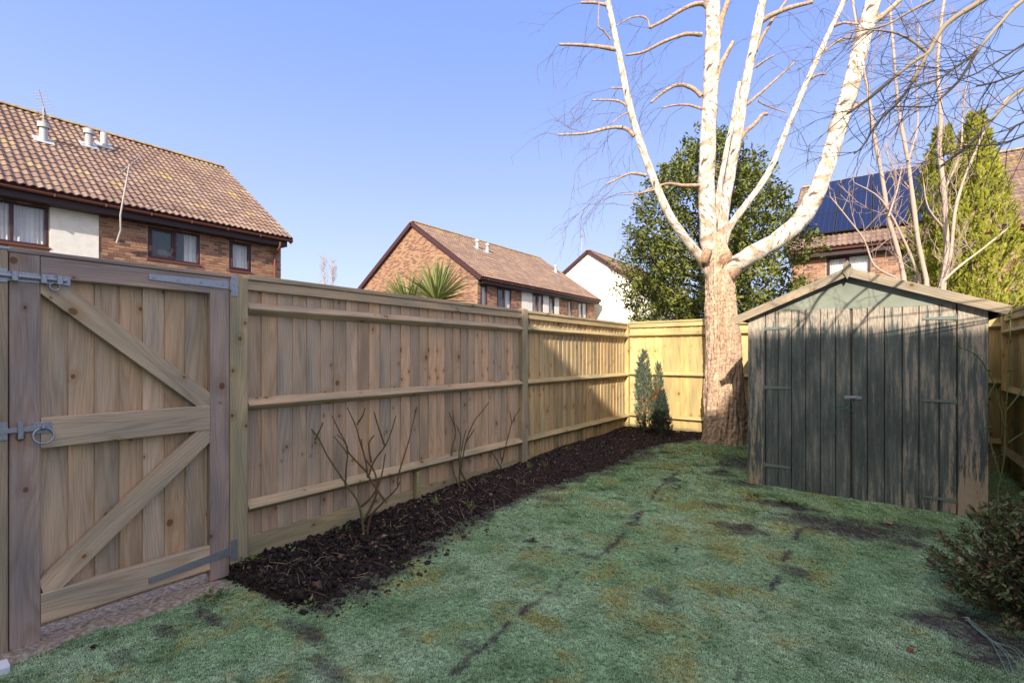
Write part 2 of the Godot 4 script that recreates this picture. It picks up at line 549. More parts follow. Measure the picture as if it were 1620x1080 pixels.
var turf: Image
const TW := 640
const TH := 1152
func turf_uv(x: float, z: float) -> Vector2:
	return Vector2((x + 3.4) / 4.6, (1.7 - z) / 9.2)
func make_turf_image() -> void:
	var f := FastNoiseLite.new()
	f.noise_type = FastNoiseLite.TYPE_SIMPLEX_SMOOTH
	f.frequency = 1.0
	f.fractal_octaves = 4
	f.seed = 3
	var dirt := PackedFloat32Array()
	dirt.resize(TW * TH)
	# bare and muddy patches: pixel, half-widths in metres (across, along)
	for e in [[1345, 838, 0.62, 0.26, 0.95], [1240, 800, 0.34, 0.10, 0.9], [1175, 838, 0.22, 0.16, 0.75], [1440, 838, 0.3, 0.16, 0.85], [1140, 750, 0.16, 0.12, 0.8], [1062, 760, 0.13, 0.10, 0.9], [1050, 717, 0.12, 0.08, 0.8],
			[1180, 768, 0.28, 0.09, 0.7], [1130, 800, 0.12, 0.08, 0.6], [1165, 735, 0.22, 0.30, 0.75], [1255, 905, 0.12, 0.10, 0.65], [1040, 945, 0.12, 0.09, 0.5], [1490, 985, 0.16, 0.14, 0.85], [1560, 1010, 0.25, 0.35, 0.85], [930, 745, 0.35, 0.2, 0.75], [1000, 720, 0.4, 0.25, 0.75], [870, 790, 0.18, 0.1, 0.6], [690, 860, 0.12, 0.16, 0.6], [560, 930, 0.2, 0.12, 0.8],
			[260, 1000, 0.12, 0.05, 0.6], [190, 1040, 0.1, 0.05, 0.5], [480, 1000, 0.25, 0.06, 0.7], [520, 1060, 0.12, 0.06, 0.6], [330, 975, 0.2, 0.04, 0.7], [838, 857, 0.06, 0.04, 0.9], [870, 867, 0.07, 0.03, 0.8], [930, 880, 0.08, 0.04, 0.8], [905, 870, 0.05, 0.03, 0.6], [985, 850, 0.05, 0.03, 0.7], [1000, 830, 0.07, 0.05, 0.9], [740, 1020, 0.07, 0.04, 0.5], [640, 1000, 0.06, 0.04, 0.5]]:
		var p := on_ground(e[0], e[1])
		stamp(dirt, p.x, p.z, e[2], e[3], e[4], f)
	# patches of yellow moss
	var mossy := PackedFloat32Array()
	mossy.resize(TW * TH)
	for e in [[1100, 800, 0.45, 0.35], [1000, 862, 0.25, 0.12], [1015, 835, 0.2, 0.1], [1090, 845, 0.4, 0.25], [1180, 880, 0.3, 0.2], [1105, 930, 0.16, 0.12], [1060, 990, 0.2, 0.12], [1130, 965, 0.2, 0.1], [850, 980, 0.16, 0.1], [1250, 885, 0.22, 0.1], [1050, 785, 0.4, 0.25], [1150, 835, 0.35, 0.2], [1090, 715, 0.4, 0.35], [1170, 700, 0.4, 0.2], [1060, 740, 0.35, 0.25], [960, 800, 0.3, 0.15], [1070, 1060, 0.2, 0.12], [920, 905, 0.2, 0.1], [900, 1040, 0.12, 0.06], [1190, 940, 0.25, 0.12], [350, 955, 0.16, 0.05], [420, 985, 0.2, 0.05]]:
		var p := on_ground(e[0], e[1])
		stamp(mossy, p.x, p.z, e[2], e[3], 0.9, f)
	# seams between the turf strips, broken
	for s in [[[1085, 738], [1040, 775], [1003, 828], [960, 873], [905, 910], [845, 955], [780, 1010], [715, 1070]], [[1275, 815], [1250, 870], [1232, 905], [1205, 965], [1180, 1020], [1160, 1079]], [[1425, 950], [1470, 965], [1530, 990]], [[1010, 740], [1085, 745], [1130, 760], [1185, 775]], [[1000, 818], [1045, 790], [1078, 772]]]:
		for k in s.size() - 1:
			var a := on_ground(s[k][0], s[k][1])
			var b := on_ground(s[k + 1][0], s[k + 1][1])
			var m := int(a.distance_to(b) / 0.02) + 1
			for j in m:
				var q := a.lerp(b, float(j) / m)
				var g := f.get_noise_2d(q.x * 2.5 + 70.0, q.z * 2.5)
				if g > -0.12: stamp(dirt, q.x + 0.02 * f.get_noise_2d(q.z * 9.0, 3.0), q.z, 0.018 + 0.025 * clampf(g + 0.1, 0, 1), 0.022, 0.85, f)
	# muddy rim of the bed
	var a8 := PackedByteArray()
	a8.resize(TW * TH * 3)
	for j in TH:
		var z := 1.7 - 9.2 * (j + 0.5) / TH
		var eb := bed_edge(z)
		for i in TW:
			var x := -3.4 + 4.6 * (i + 0.5) / TW
			var big := f.get_noise_2d(x * 0.9 + 11.0, z * 0.9)
			var mid := f.get_noise_2d(x * 3.2, z * 3.2 + 17.0)
			var fine := f.get_noise_2d(x * 24.0, z * 24.0)
			var q := Vector3(0.325, 0.495, 0.245)
			q = q.lerp(Vector3(0.44, 0.59, 0.345), clampf(0.4 + big * 1.3, 0, 1))
			q = q.lerp(Vector3(0.175, 0.29, 0.125), clampf(mid * 1.6 + 0.02 + fine * 0.7, 0, 0.85))
			var moss := clampf((f.get_noise_2d(x * 1.7 - 31.0, z * 1.7) + 0.45 * f.get_noise_2d(x * 8.0, z * 8.0 + 5.0) - 0.16) * 1.8, 0, 1)
			moss = maxf(moss, mossy[j * TW + i] * clampf(0.55 + 1.4 * mid + 0.8 * fine, 0, 1))
			q = q.lerp(Vector3(0.44, 0.41, 0.13), moss * 0.8)
			q *= 1.0 + 0.35 * fine
			var d := dirt[j * TW + i]
			if x < eb + 0.5 and x > eb - 0.3: d = maxf(d, clampf(1.0 - (x - eb) / (0.10 + 0.22 * clampf(mid + 0.3, 0, 1)), 0, 0.9))
			d = clampf(d * (1.0 + 0.9 * fine + 0.5 * mid), 0, 1)
			q = q.lerp(Vector3(0.105, 0.085, 0.080) * (1.0 + 0.5 * fine), d)
			var c := Color(maxf(q.x, 0), maxf(q.y, 0), maxf(q.z, 0)).linear_to_srgb()
			var k := (j * TW + i) * 3
			a8[k] = int(c.r * 255); a8[k + 1] = int(c.g * 255); a8[k + 2] = int(c.b * 255)
	turf = Image.create_from_data(TW, TH, false, Image.FORMAT_RGB8, a8)
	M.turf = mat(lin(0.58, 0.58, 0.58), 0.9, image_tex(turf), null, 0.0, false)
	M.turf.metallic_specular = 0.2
func stamp(d: PackedFloat32Array, x: float, z: float, rx: float, rz: float, amount: float, f: FastNoiseLite) -> void:
	var i0 := int((x - rx * 1.5 + 3.4) / 4.6 * TW)
	var i1 := int((x + rx * 1.5 + 3.4) / 4.6 * TW)
	var j0 := int((1.7 - z - rz * 1.5) / 9.2 * TH)
	var j1 := int((1.7 - z + rz * 1.5) / 9.2 * TH)
	for j in range(maxi(j0, 0), mini(j1 + 1, TH)):
		for i in range(maxi(i0, 0), mini(i1 + 1, TW)):
			var px := -3.4 + 4.6 * (i + 0.5) / TW
			var pz := 1.7 - 9.2 * (j + 0.5) / TH
			var e := Vector2((px - x) / rx, (pz - z) / rz).length() + 0.5 * f.get_noise_2d(px * 6.0, pz * 6.0)
			d[j * TW + i] = maxf(d[j * TW + i], amount * smoothstep(1.15, 0.45, e))

func sheet(x0: float, x1: float, z0: float, z1: float, step: float, h: Callable, uvf: Callable) -> ArrayMesh:
	var m := MB.new()
	var nx := int((x1 - x0) / step)
	var nzz := int((z1 - z0) / step)
	for j in nzz + 1:
		var z := lerpf(z0, z1, float(j) / nzz)
		for i in nx + 1:
			var x := lerpf(x0, x1, float(i) / nx)
			var y: float = h.call(x, z)
			var e := 0.02
			var nn := Vector3(h.call(x - e, z) - h.call(x + e, z), 2 * e, h.call(x, z - e) - h.call(x, z + e)).normalized()
			m.put(Vector3(x, y, z), nn, uvf.call(x, z))
	for j in nzz:
		for i in nx:
			var a := j * (nx + 1) + i
			var b := a + nx + 1
			m.ix.append_array(PackedInt32Array([a, a + 1, b, a + 1, b + 1, b]))
	return m.mesh()

func soil_h(x: float, z: float) -> float:
	var i := bed_in(x, z)
	var h := ground_h(x, z)
	var lump := 0.030 * absf(nz.get_noise_2d(x * 9.0, z * 9.0)) + 0.022 * nz.get_noise_2d(x * 21.0 + 9.0, z * 21.0) + 0.012 * nz.get_noise_2d(x * 55.0, z * 55.0)
	var near := smoothstep(-3.6, -1.6, z)
	if i < 0.0: return h - 0.012 + i * 0.25
	return h - 0.012 + (0.030 + lump * (0.55 + 0.9 * near)) * smoothstep(0.0, 0.12, i)

func build_ground() -> void:
	var far := MB.new()
	far.quad(Vector3(-400, -0.07, 400), Vector3(400, -0.07, 400), Vector3(400, -0.07, -400), Vector3(-400, -0.07, -400))
	structure("ground", far.mesh(), tri_planar(mat(lin(0.115, 0.125, 0.075), 0.95, M.speck), 0.3))
	make_turf_image()
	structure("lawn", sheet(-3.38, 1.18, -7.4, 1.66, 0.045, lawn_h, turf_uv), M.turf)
	structure("flower_bed", sheet(-3.3, -1.4, -7.32, -0.95, 0.02, soil_h, func(x, z): return Vector2(x, z)), M.soil)
	# the pile of the turf: short bent blades in tufts
	var tuft := MB.new()
	rng.seed = 11
	for k in 6:
		var a := TAU * k / 6.0 + rng.randf() * 0.9
		var o := Vector3(cos(a), 0, sin(a)) * rng.randf_range(0.001, 0.007)
		var lean := Vector3(cos(a + 0.5), 0, sin(a + 0.5)) * rng.randf_range(0.004, 0.011)
		var s := Vector3(-sin(a), 0, cos(a)) * 0.0016
		var top := o + lean + Vector3.UP * rng.randf_range(0.005, 0.010)
		var nn := (Vector3.UP - Vector3(cos(a), 0, sin(a)) * 0.25).normalized()
		var i0 := tuft.put(o - s, nn, Vector2.ZERO)
		tuft.put(o + s, nn, Vector2.ZERO); tuft.put(top, nn, Vector2.ZERO)
		tuft.ix.append_array(PackedInt32Array([i0, i0 + 2, i0 + 1]))
	var buf := PackedFloat32Array()
	var count := 0
	rng.seed = 12
	for k in 800000:
		var x := rng.randf_range(-3.05, 1.1)
		var z := rng.randf_range(-7.1, 0.1)
		var p := Vector3(x, 0, z)
		var px := pixel_of(p)
		if px.z < 0.4 or px.x < -300 or px.x > 1920 or px.y > 1250: continue
		if px.z > 3.2 and rng.randf() > (3.2 / px.z) * (3.2 / px.z) * 1.25: continue
		if bed_in(x, z) > -0.01 + rng.randf() * 0.05: continue
		if x > -1.0 and x < 0.72 and z < -5.36: continue
		var t := turf_uv(x, z)
		var c := turf.get_pixel(clampi(int(t.x * TW), 0, TW - 1), clampi(int(t.y * TH), 0, TH - 1)).srgb_to_linear()
		if c.g < 0.14 and rng.randf() > 0.25: continue
		var s := rng.randf_range(0.7, 1.25) * (1.0 if px.z < 3.2 else minf(px.z / 3.2, 1.8))
		var a := rng.randf() * TAU
		var ca := cos(a) * s
		var sa := sin(a) * s
		var g := 0.42 + 1.25 * pow(rng.randf(), 1.3)
		var sy := s * (1.0 if c.g > 0.2 else 0.6)
		buf.append_array(PackedFloat32Array([ca, 0, sa, x, 0, sy, 0, lawn_h(x, z) - 0.001, -sa, 0, ca, z, c.r * g, c.g * g, c.b * g * 1.05, 1.0]))
		count += 1
	var mm := MultiMesh.new()
	mm.transform_format = MultiMesh.TRANSFORM_3D
	mm.use_colors = true
	mm.mesh = tuft.mesh()
	mm.instance_count = count
	mm.buffer = buf
	var mi := MultiMeshInstance3D.new()
	mi.name = "artificial_turf"
	mi.multimesh = mm
	mi.material_override = mat(Color.WHITE, 0.7)
	add_child(mi)
	tag(mi, "short pale green artificial turf pile with mossy patches", "turf", "", "stuff")
	print("turf tufts ", count)

# ---------- timber ----------
const WU := 1.0
const WV := 1.0 / 2.4
func timber(lo: Vector3, hi: Vector3, tint: Color, ch := 0.004) -> ArrayMesh:
	var m := MB.new()
	m.col = tint
	m.box(lo, hi, ch, WU, WV, Vector2(rng.randf() * 0.5, rng.randf()))
	return m.mesh()
func vary(c: Color, by := 0.12) -> Color:
	var k := 1.0 + rng.randf_range(-by, by)
	var w := rng.randf_range(-by, by) * 0.35
	return Color(c.r * k * (1.0 + w), c.g * k, c.b * k * (1.0 - w))

# feather-edged board: thin edge under its neighbour; local x across, y up, z out
func board_mesh(w: float, h: float, tint: Color) -> ArrayMesh:
	var m := MB.new()
	m.col = tint
	var pts := PackedVector2Array([Vector2(0, 0), Vector2(0, 0.018), Vector2(0.002, 0.020), Vector2(w, 0.009), Vector2(w, 0)])
	pts.reverse()
	# profile x across, y out; pushed upwards
	var flip := PackedVector2Array()
	for p in pts: flip.append(Vector2(p.y, p.x))
	flip.reverse()
	m.extrude(flip, h, Transform3D(Basis(Vector3(0, 0, 1), Vector3(1, 0, 0), Vector3(0, 1, 0)), Vector3.ZERO), WU, WV, Vector2(rng.randf() * 0.7, rng.randf()))
	return m.mesh()

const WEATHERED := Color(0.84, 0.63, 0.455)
const GOLDEN := Color(0.78, 0.61, 0.30)
const ALGAE := Color(0.50, 0.46, 0.25)

# one bay of close-board fence in local axes: x along, y up, z to the garden; boards behind three arris rails
func fence_bay(label: String, where: Vector3, turn: float, l: float, tint: Color, y0: float, ground: float, opt := {}) -> Node3D:
	var t := thing("fence_bay", label, "fence", where, turn, "close board fence bays round the garden")
	var top := 1.79
	var kinds := []
	var pitch: float = opt.get("pitch", 0.1)
	var bw: float = opt.get("board", pitch + 0.022)
	for k in 18:
		kinds.append(board_mesh(bw, top - y0, vary(tint, 0.24)))
	var n := int(l / pitch)
	for k in n:
		var lift := rng.randf_range(-0.004, 0.004)
		part(t, "board", kinds[rng.randi() % 18], M.wood, Transform3D(Basis(Vector3.UP, rng.randf_range(-0.012, 0.012)), Vector3(k * l / n, y0 + lift, -0.022 + rng.randf_range(0, 0.003))))
	# rails: a bevelled bar, its upper face sloping to the garden
	for y in [0.385, 1.02, 1.615]:
		var m := MB.new()
		m.col = vary(tint.lerp(ALGAE, 0.25 if y > 0.5 else 0.45), 0.05)
		var pts := PackedVector2Array([Vector2(-0.034, 0.0), Vector2(-0.004, 0.056), Vector2(0.004, 0.060), Vector2(0.046, 0.0)])
		# local profile: x = up, y = out
		var q := PackedVector2Array()
		for p in pts: q.append(p)
		q.reverse()
		m.extrude(q, l - 0.004, Transform3D(Basis(Vector3(0, 1, 0), Vector3(0, 0, 1), Vector3(1, 0, 0)), Vector3(0.002, y, 0.0)), WU, WV, Vector2(rng.randf(), rng.randf()))
		part(t, "arris_rail", m.mesh(), M.wood)
	part(t, "counter_rail", timber(Vector3(0.002, 1.735, 0.0015), Vector3(l - 0.002, 1.797, 0.030), vary(tint.lerp(ALGAE, 0.2), 0.05)), M.wood)
	part(t, "capping_rail", timber(Vector3(0.002, 1.797, -0.042), Vector3(l - 0.002, 1.828, 0.042), vary(tint.lerp(ALGAE, 0.35), 0.05)), M.wood)
	if y0 > ground + 0.02:
		var gb := y0 - 0.001
		part(t, "gravel_board", timber(Vector3(0.002, ground - 0.16, -0.026), Vector3(l - 0.002, gb, -0.002), vary(tint.lerp(ALGAE, 0.75), 0.05)), M.wood)
	if opt.get("cleat", true):
		part(t, "cleat", timber(Vector3(l * 0.475, ground - 0.3, -0.001), Vector3(l * 0.475 + 0.05, 0.352, 0.045), vary(ALGAE, 0.05)), M.wood)
	return t

func post(label: String, x: float, z: float, h: float, tint: Color, w := 0.1) -> Node3D:
	var t := thing("fence_post", label, "post", Vector3(x, 0, z), 0.0, "square timber fence posts")
	part(t, "shaft", timber(Vector3(-w / 2, -0.4, -w / 2), Vector3(w / 2, h - 0.006, w / 2), tint, 0.006), M.wood)
	var m := MB.new()
	m.col = tint * 0.9
	m.box(Vector3(-w / 2 + 0.004, h - 0.006, -w / 2 + 0.004), Vector3(w / 2 - 0.004, h + 0.004, w / 2 - 0.004), 0.003, WU, WV)
	part(t, "weathered_top", m.mesh(), M.wood)
	return t

func build_fences() -> void:
	rng.seed = 21
	var fx := -3.15
	post("greenish timber post that carries the gate hinges", fx, -1.385, 1.80, Color(0.60, 0.52, 0.33), 0.105)
	post("weathered timber post between the two left fence bays", fx, -4.39, 1.835, Color(0.58, 0.49, 0.35))
	post("golden timber corner post where two fences meet", fx, -7.20, 1.83, GOLDEN)
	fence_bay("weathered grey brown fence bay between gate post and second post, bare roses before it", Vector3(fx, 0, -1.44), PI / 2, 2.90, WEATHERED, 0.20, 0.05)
	fence_bay("golden fence bay between second post and corner, half in diagonal shadow", Vector3(fx, 0, -4.44), PI / 2, 2.71, Color(0.70, 0.55, 0.33), 0.20, 0.14, {"pitch": 0.103})
	fence_bay("sunlit golden fence bay behind dwarf conifers and birch trunk", Vector3(-3.10, 0.02, -7.22), 0.0, 2.34, GOLDEN, 0.24, 0.16, {"pitch": 0.126, "cleat": false})
	post("golden timber post hidden behind birch trunk and shed", -0.72, -7.22, 1.84, GOLDEN)
	fence_bay("golden fence bay behind the shed", Vector3(-0.67, 0.02, -7.22), 0.0, 1.75, GOLDEN, 0.24, 0.16, {"pitch": 0.126, "cleat": false})
	# right boundary
	post("timber post where right fence meets back fence", 1.08, -7.2, 1.80, GOLDEN)
	fence_bay("gappy yellow fence bay beside the shed on right boundary", Vector3(1.08, -0.05, -7.15), -PI / 2, 2.62, GOLDEN, 0.05, 0.0, {"pitch": 0.118, "board": 0.103, "cleat": false})
	post("timber post on right boundary beside evergreen shrub", 1.08, -4.47, 1.78, WEATHERED)
	fence_bay("weathered fence bay on right boundary behind evergreen shrub", Vector3(1.08, -0.05, -4.42), -PI / 2, 2.9, WEATHERED, 0.05, 0.0, {"cleat": false})

func strap(a: Vector3, b: Vector3, wa: float, wb: float, t: float) -> MB:
	var m := MB.new()
	var d := (b - a).normalized()
	var up := Vector3(0, 1, 0)
	var s := (up - d * up.dot(d)).normalized()
	var o := Vector3(0, 0, t)
	var p := [a - s * wa / 2, b - s * wb / 2, b + s * wb / 2, a + s * wa / 2]
	m.quad(p[0] + o, p[1] + o, p[2] + o, p[3] + o)
	for k in 4:
		m.quad(p[k], p[(k + 1) % 4], p[(k + 1) % 4] + o, p[k] + o)
	# bolt heads
	for k in 4:
		var c := a.lerp(b, 0.06 + 0.28 * k) + o
		var r := 0.0065
		var pts := PackedVector2Array()
		for j in 8: pts.append(Vector2(cos(TAU * j / 8), sin(TAU * j / 8)) * r)
		m.extrude(pts, 0.004, Transform3D(Basis(), c))
	return m

func build_gate() -> void:
	rng.seed = 31
	var z0 := -0.405
	var w := 0.925
	var g := thing("garden_gate", "timber ledged and braced gate with two galvanised strap hinges", "gate", Vector3(-3.125, 0, z0), PI / 2)
	var purple := Color(0.56, 0.44, 0.385)
	var fresh := Color(0.82, 0.65, 0.46)
	# boards
	var kinds := []
	for k in 9: kinds.append(board_mesh(0.118, 1.70, vary(Color(0.78, 0.585, 0.40), 0.2)))
	for k in 9:
		part(g, "board", kinds[k], M.wood, Transform3D(Basis(), Vector3(0.006 + k * 0.1005, 0.055, -0.046)))
	# frame: its face stands 45 mm before the boards
	part(g, "stile", timber(Vector3(0, 0.012, -0.024), Vector3(0.102, 1.79, 0.022), purple, 0.004), M.wood)
	part(g, "stile", timber(Vector3(w - 0.105, 0.02, -0.024), Vector3(w, 1.705, 0.022), vary(purple, 0.05), 0.004), M.wood)
	part(g, "top_rail", timber(Vector3(0.103, 1.69, -0.024), Vector3(w, 1.79, 0.021), vary(purple, 0.05), 0.004), M.wood)
	part(g, "middle_rail", timber(Vector3(0.103, 0.898, -0.024), Vector3(w - 0.106, 1.04, 0.021), fresh, 0.004), M.wood)
	part(g, "bottom_rail", timber(Vector3(0.103, 0.085, -0.024), Vector3(w - 0.106, 0.225, 0.021), fresh, 0.004), M.wood)
	part(g, "cap", timber(Vector3(-0.004, 1.792, -0.05), Vector3(w + 0.002, 1.812, 0.026), vary(purple, 0.05), 0.003), M.wood)
	for e in [[Vector3(0.135, 1.655, -0.002), Vector3(w - 0.135, 1.075, -0.002), fresh * 0.95], [Vector3(w - 0.135, 0.865, -0.002), Vector3(0.145, 0.262, -0.002), fresh]]:
		var a: Vector3 = e[0]
		var b: Vector3 = e[1]
		var d := (b - a).normalized()
		var m := MB.new()
		m.col = e[2]
		# brace with ends cut to the rails: a parallelogram pushed outwards
		var hw := 0.049
		var s := Vector3(-d.y, d.x, 0) * hw
		var cut := 0.032
		var sg := signf(d.x)
		var pts := [a - d * 0.075 - s, b + d * 0.075 - s, b + d * 0.02 + s, a - d * 0.02 + s] if sg > 0 else [a - d * 0.02 - s, b + d * 0.02 - s, b + d * 0.075 + s, a - d * 0.075 + s]
		var o := Vector3(0, 0, 0.018)
		var p0: Vector3 = pts[0]
		var u0 := rng.randf()
		var uvs := []
		for p in pts: uvs.append(Vector2((p - p0).dot(s.normalized()) + u0, (p - p0).dot(d) * WV + u0))
		if (pts[1] - pts[0]).cross(pts[2] - pts[0]).z < 0:
			pts.reverse(); uvs.reverse()
		m.quad(pts[0] + o, pts[1] + o, pts[2] + o, pts[3] + o, uvs[0], uvs[1], uvs[2], uvs[3])
		for k in 4:
			m.quad(pts[k] - o, pts[(k + 1) % 4] - o, pts[(k + 1) % 4] + o, pts[k] + o, uvs[k], uvs[(k + 1) % 4], uvs[(k + 1) % 4] + Vector2(0.03, 0), uvs[k] + Vector2(0.03, 0))
		part(g, "brace", m.mesh(), M.wood)
	# strap hinges, the plates stand on the post
	for y in [1.748, 0.162]:
		var hinge := part(g, "strap_hinge", strap(Vector3(0.52, y - (0.0 if y > 1 else 0.03), 0.0215), Vector3(w + 0.004, y, 0.0215), 0.030, 0.046, 0.005).mesh(), M.zinc)
		var pl := MB.new()
		pl.box(Vector3(w + 0.006, y - 0.062, 0.026), Vector3(w + 0.044, y + 0.062, 0.031), 0.001)
		for k in 3: pl.box(Vector3(w + 0.020, y - 0.048 + k * 0.042, 0.031), Vector3(w + 0.030, y - 0.038 + k * 0.042, 0.0335), 0.002)
		part(hinge, "hinge_plate", pl.mesh(), M.zinc)
		var kn := MB.new()
		kn.tube(PackedVector3Array([Vector3(w + 0.003, y - 0.03, 0.030), Vector3(w + 0.003, y + 0.03, 0.030)]), PackedFloat32Array([0.008, 0.008]), 10)
		part(hinge, "knuckle", kn.mesh(), M.zinc)
	# sliding bolt at the top
	var bo := MB.new()
	bo.box(Vector3(-0.03, 1.662, 0.0225), Vector3(0.205, 1.706, 0.0255), 0.001)
	var bolt := part(g, "bolt", bo.mesh(), M.zinc)
	var rod := MB.new()
	rod.tube(PackedVector3Array([Vector3(-0.10, 1.684, 0.036), Vector3(0.19, 1.684, 0.036)]), PackedFloat32Array([0.009, 0.009]), 12)
	part(bolt, "bolt_bar", rod.mesh(), M.zinc)
	for x in [0.015, 0.11, 0.165]:
		var ke := MB.new()
		ke.bar(Vector3(x, 1.664, 0.036), Vector3(x, 1.704, 0.036), Vector3(1, 0, 0), 0.022, 0.024, 0.003)
		part(bolt, "keep", ke.mesh(), M.zinc)
	part(bolt, "hasp_ring", ring_mesh(Vector3(0.148, 1.652, 0.036), 0.018, 0.004, Vector3(0, 0, 1)), M.zinc)
	# ring latch in the middle
	var la := MB.new()
	la.box(Vector3(0.075, 0.968, 0.0225), Vector3(0.14, 1.022, 0.027), 0.002)
	var latch := part(g, "ring_latch", la.mesh(), M.zinc)
	var lb := MB.new()
	lb.box(Vector3(-0.06, 0.984, 0.028), Vector3(0.10, 1.006, 0.034), 0.001)
	part(latch, "latch_bar", lb.mesh(), M.zinc)
	var lk := MB.new()
	lk.box(Vector3(0.024, 0.955, 0.034), Vector3(0.044, 1.035, 0.040), 0.002)
	part(latch, "latch_keep", lk.mesh(), M.zinc)
	part(latch, "ring", ring_mesh(Vector3(0.108, 0.960, 0.044), 0.036, 0.0052, Vector3(0.1, 0.2, 1)), M.zinc)
	var bs := MB.new()
	bs.tube(PackedVector3Array([Vector3(0.108, 0.996, 0.027), Vector3(0.108, 0.996, 0.052)]), PackedFloat32Array([0.013, 0.009]), 12)
	part(latch, "boss", bs.mesh(), M.zinc)
	# the post on the latch side
	var lp := thing("gate_post", "timber post on the latch side of the gate", "post", Vector3(-3.15, 0, -0.349))
	part(lp, "shaft", timber(Vector3(-0.05, -0.4, -0.052), Vector3(0.05, 1.80, 0.052), Color(0.60, 0.48, 0.34), 0.005), M.wood)
	var cp := MB.new()
	cp.box(Vector3(-0.054, 1.80, -0.056), Vector3(0.054, 1.812, 0.056), 0.003)
	part(lp, "metal_cap", cp.mesh(), M.zinc)
	var st := MB.new()
	st.box(Vector3(0.051, 0.955, -0.05), Vector3(0.056, 1.035, -0.012), 0.001)
	st.box(Vector3(0.051, 1.655, -0.05), Vector3(0.056, 1.715, -0.012), 0.001)
	part(lp, "catch_plates", st.mesh(), M.zinc)
	# rough concrete sill under the gate
	var s := MB.new()
	var nx := 40
	var nzz := 14
	for j in nzz + 1:
		for i in nx + 1:
			var z := lerpf(0.2, -1.42, float(i) / nx)
			var v := float(j) / nzz
			var edge := -2.93 + 0.05 * nz.get_noise_2d(z * 4.0, 3.0) + 0.05 * smoothstep(-0.9, -1.4, z)
			var x := lerpf(-3.34, edge, v)
			var y := 0.012 + 0.010 * nz.get_noise_2d(x * 12.0, z * 12.0) - 0.06 * smoothstep(0.8, 1.0, v) - 0.05 * smoothstep(-1.25, -1.42, z)
			s.put(Vector3(x, y, z), Vector3.UP, Vector2(x, z))
	for j in nzz:
		for i in nx:
			var a := j * (nx + 1) + i
			var b := a + nx + 1
			s.ix.append_array(PackedInt32Array([a, a + 1, b, a + 1, b + 1, b]))
	var sto := SurfaceTool.new()
	sto.create_from(s.mesh(), 0)
	sto.generate_normals()
	structure("concrete_path", sto.commit(), M.concrete)

func ring_mesh(c: Vector3, r: float, t: float, axis: Vector3) -> ArrayMesh:
	var m := MB.new()
	var z := axis.normalized()
	var x := Vector3.UP.cross(z).normalized()
	var y := z.cross(x)
	var p := PackedVector3Array()
	var q := PackedFloat32Array()
	for k in 25:
		var a := TAU * k / 24
		p.append(c + x * cos(a) * r + y * sin(a) * r)
		q.append(t)
	m.tube(p, q, 8)
	return m.mesh()

# ---------- houses ----------
# solid wall from cells between cuts, openings left out; local x along, y up, z out (face at z = 0, thickness behind)
func wall_mesh(x0: float, x1: float, y0: float, y1: float, holes: Array, thick := 0.25, face := 0.0) -> ArrayMesh:
	var xs := [x0, x1]
	var ys := [y0, y1]
	for h in holes:
		for v in [h[0], h[1]]:
			if v > x0 and v < x1 and not xs.has(v): xs.append(v)
		for v in [h[2], h[3]]:
			if v > y0 and v < y1 and not ys.has(v): ys.append(v)
	xs.sort(); ys.sort()
	var m := MB.new()
	for i in xs.size() - 1:
		for j in ys.size() - 1:
			var cx: float = (xs[i] + xs[i + 1]) / 2
			var cy: float = (ys[j] + ys[j + 1]) / 2
			var open := false
			for h in holes:
				if cx > h[0] and cx < h[1] and cy > h[2] and cy < h[3]: open = true
			if open: continue
			var a := Vector3(xs[i], ys[j], face)
			var b := Vector3(xs[i + 1], ys[j], face)
			var c := Vector3(xs[i + 1], ys[j + 1], face)
			var d := Vector3(xs[i], ys[j + 1], face)
			var o := Vector3(0, 0, -thick)
			m.quad(a, b, c, d)
			m.quad(b + o, a + o, d + o, c + o)
	for h in holes:   # reveals
		var a := Vector3(h[0], h[2], face)
		var b := Vector3(h[1], h[2], face)
		var c := Vector3(h[1], h[3], face)
		var d := Vector3(h[0], h[3], face)
		var o := Vector3(0, 0, -thick)
		m.quad(a, a + o, b + o, b); m.quad(b, b + o, c + o, c); m.quad(c, c + o, d + o, d); m.quad(d, d + o, a + o, a)
	return m.mesh()

var brick_shapes := []
func make_bricks() -> void:
	rng.seed = 41
	for k in 10:
		var m := MB.new()
		var base: Vector3 = [Vector3(0.54, 0.275, 0.170), Vector3(0.60, 0.33, 0.20), Vector3(0.43, 0.21, 0.145), Vector3(0.64, 0.39, 0.25), Vector3(0.30, 0.16, 0.13)][k % 5]
		var t := rng.randf_range(0.88, 1.12)
		m.col = Color(base.x * t, base.y * t, base.z * t)
		var p := PackedVector2Array([Vector2(0, -0.02), Vector2(0.061, -0.02), Vector2(0.061, 0.009), Vector2(0.058, 0.012), Vector2(0.003, 0.012), Vector2(0, 0.009)])
		m.extrude(p, 0.211, Transform3D(Basis(Vector3(0, 1, 0), Vector3(0, 0, 1), Vector3(1, 0, 0)), Vector3.ZERO))
		brick_shapes.append(m)
	for k in 4:    # cut bricks that close a course
		var m := MB.new()
		m.col = [Color(0.50, 0.285, 0.185), Color(0.56, 0.34, 0.22), Color(0.42, 0.225, 0.155), Color(0.60, 0.39, 0.255)][k]
		m.extrude(PackedVector2Array([Vector2(0, -0.02), Vector2(0.065, -0.02), Vector2(0.065, 0.012), Vector2(0, 0.012)]), 0.1, Transform3D(Basis(Vector3(0, 1, 0), Vector3(0, 0, 1), Vector3(1, 0, 0)), Vector3.ZERO))
		brick_shapes.append(m)
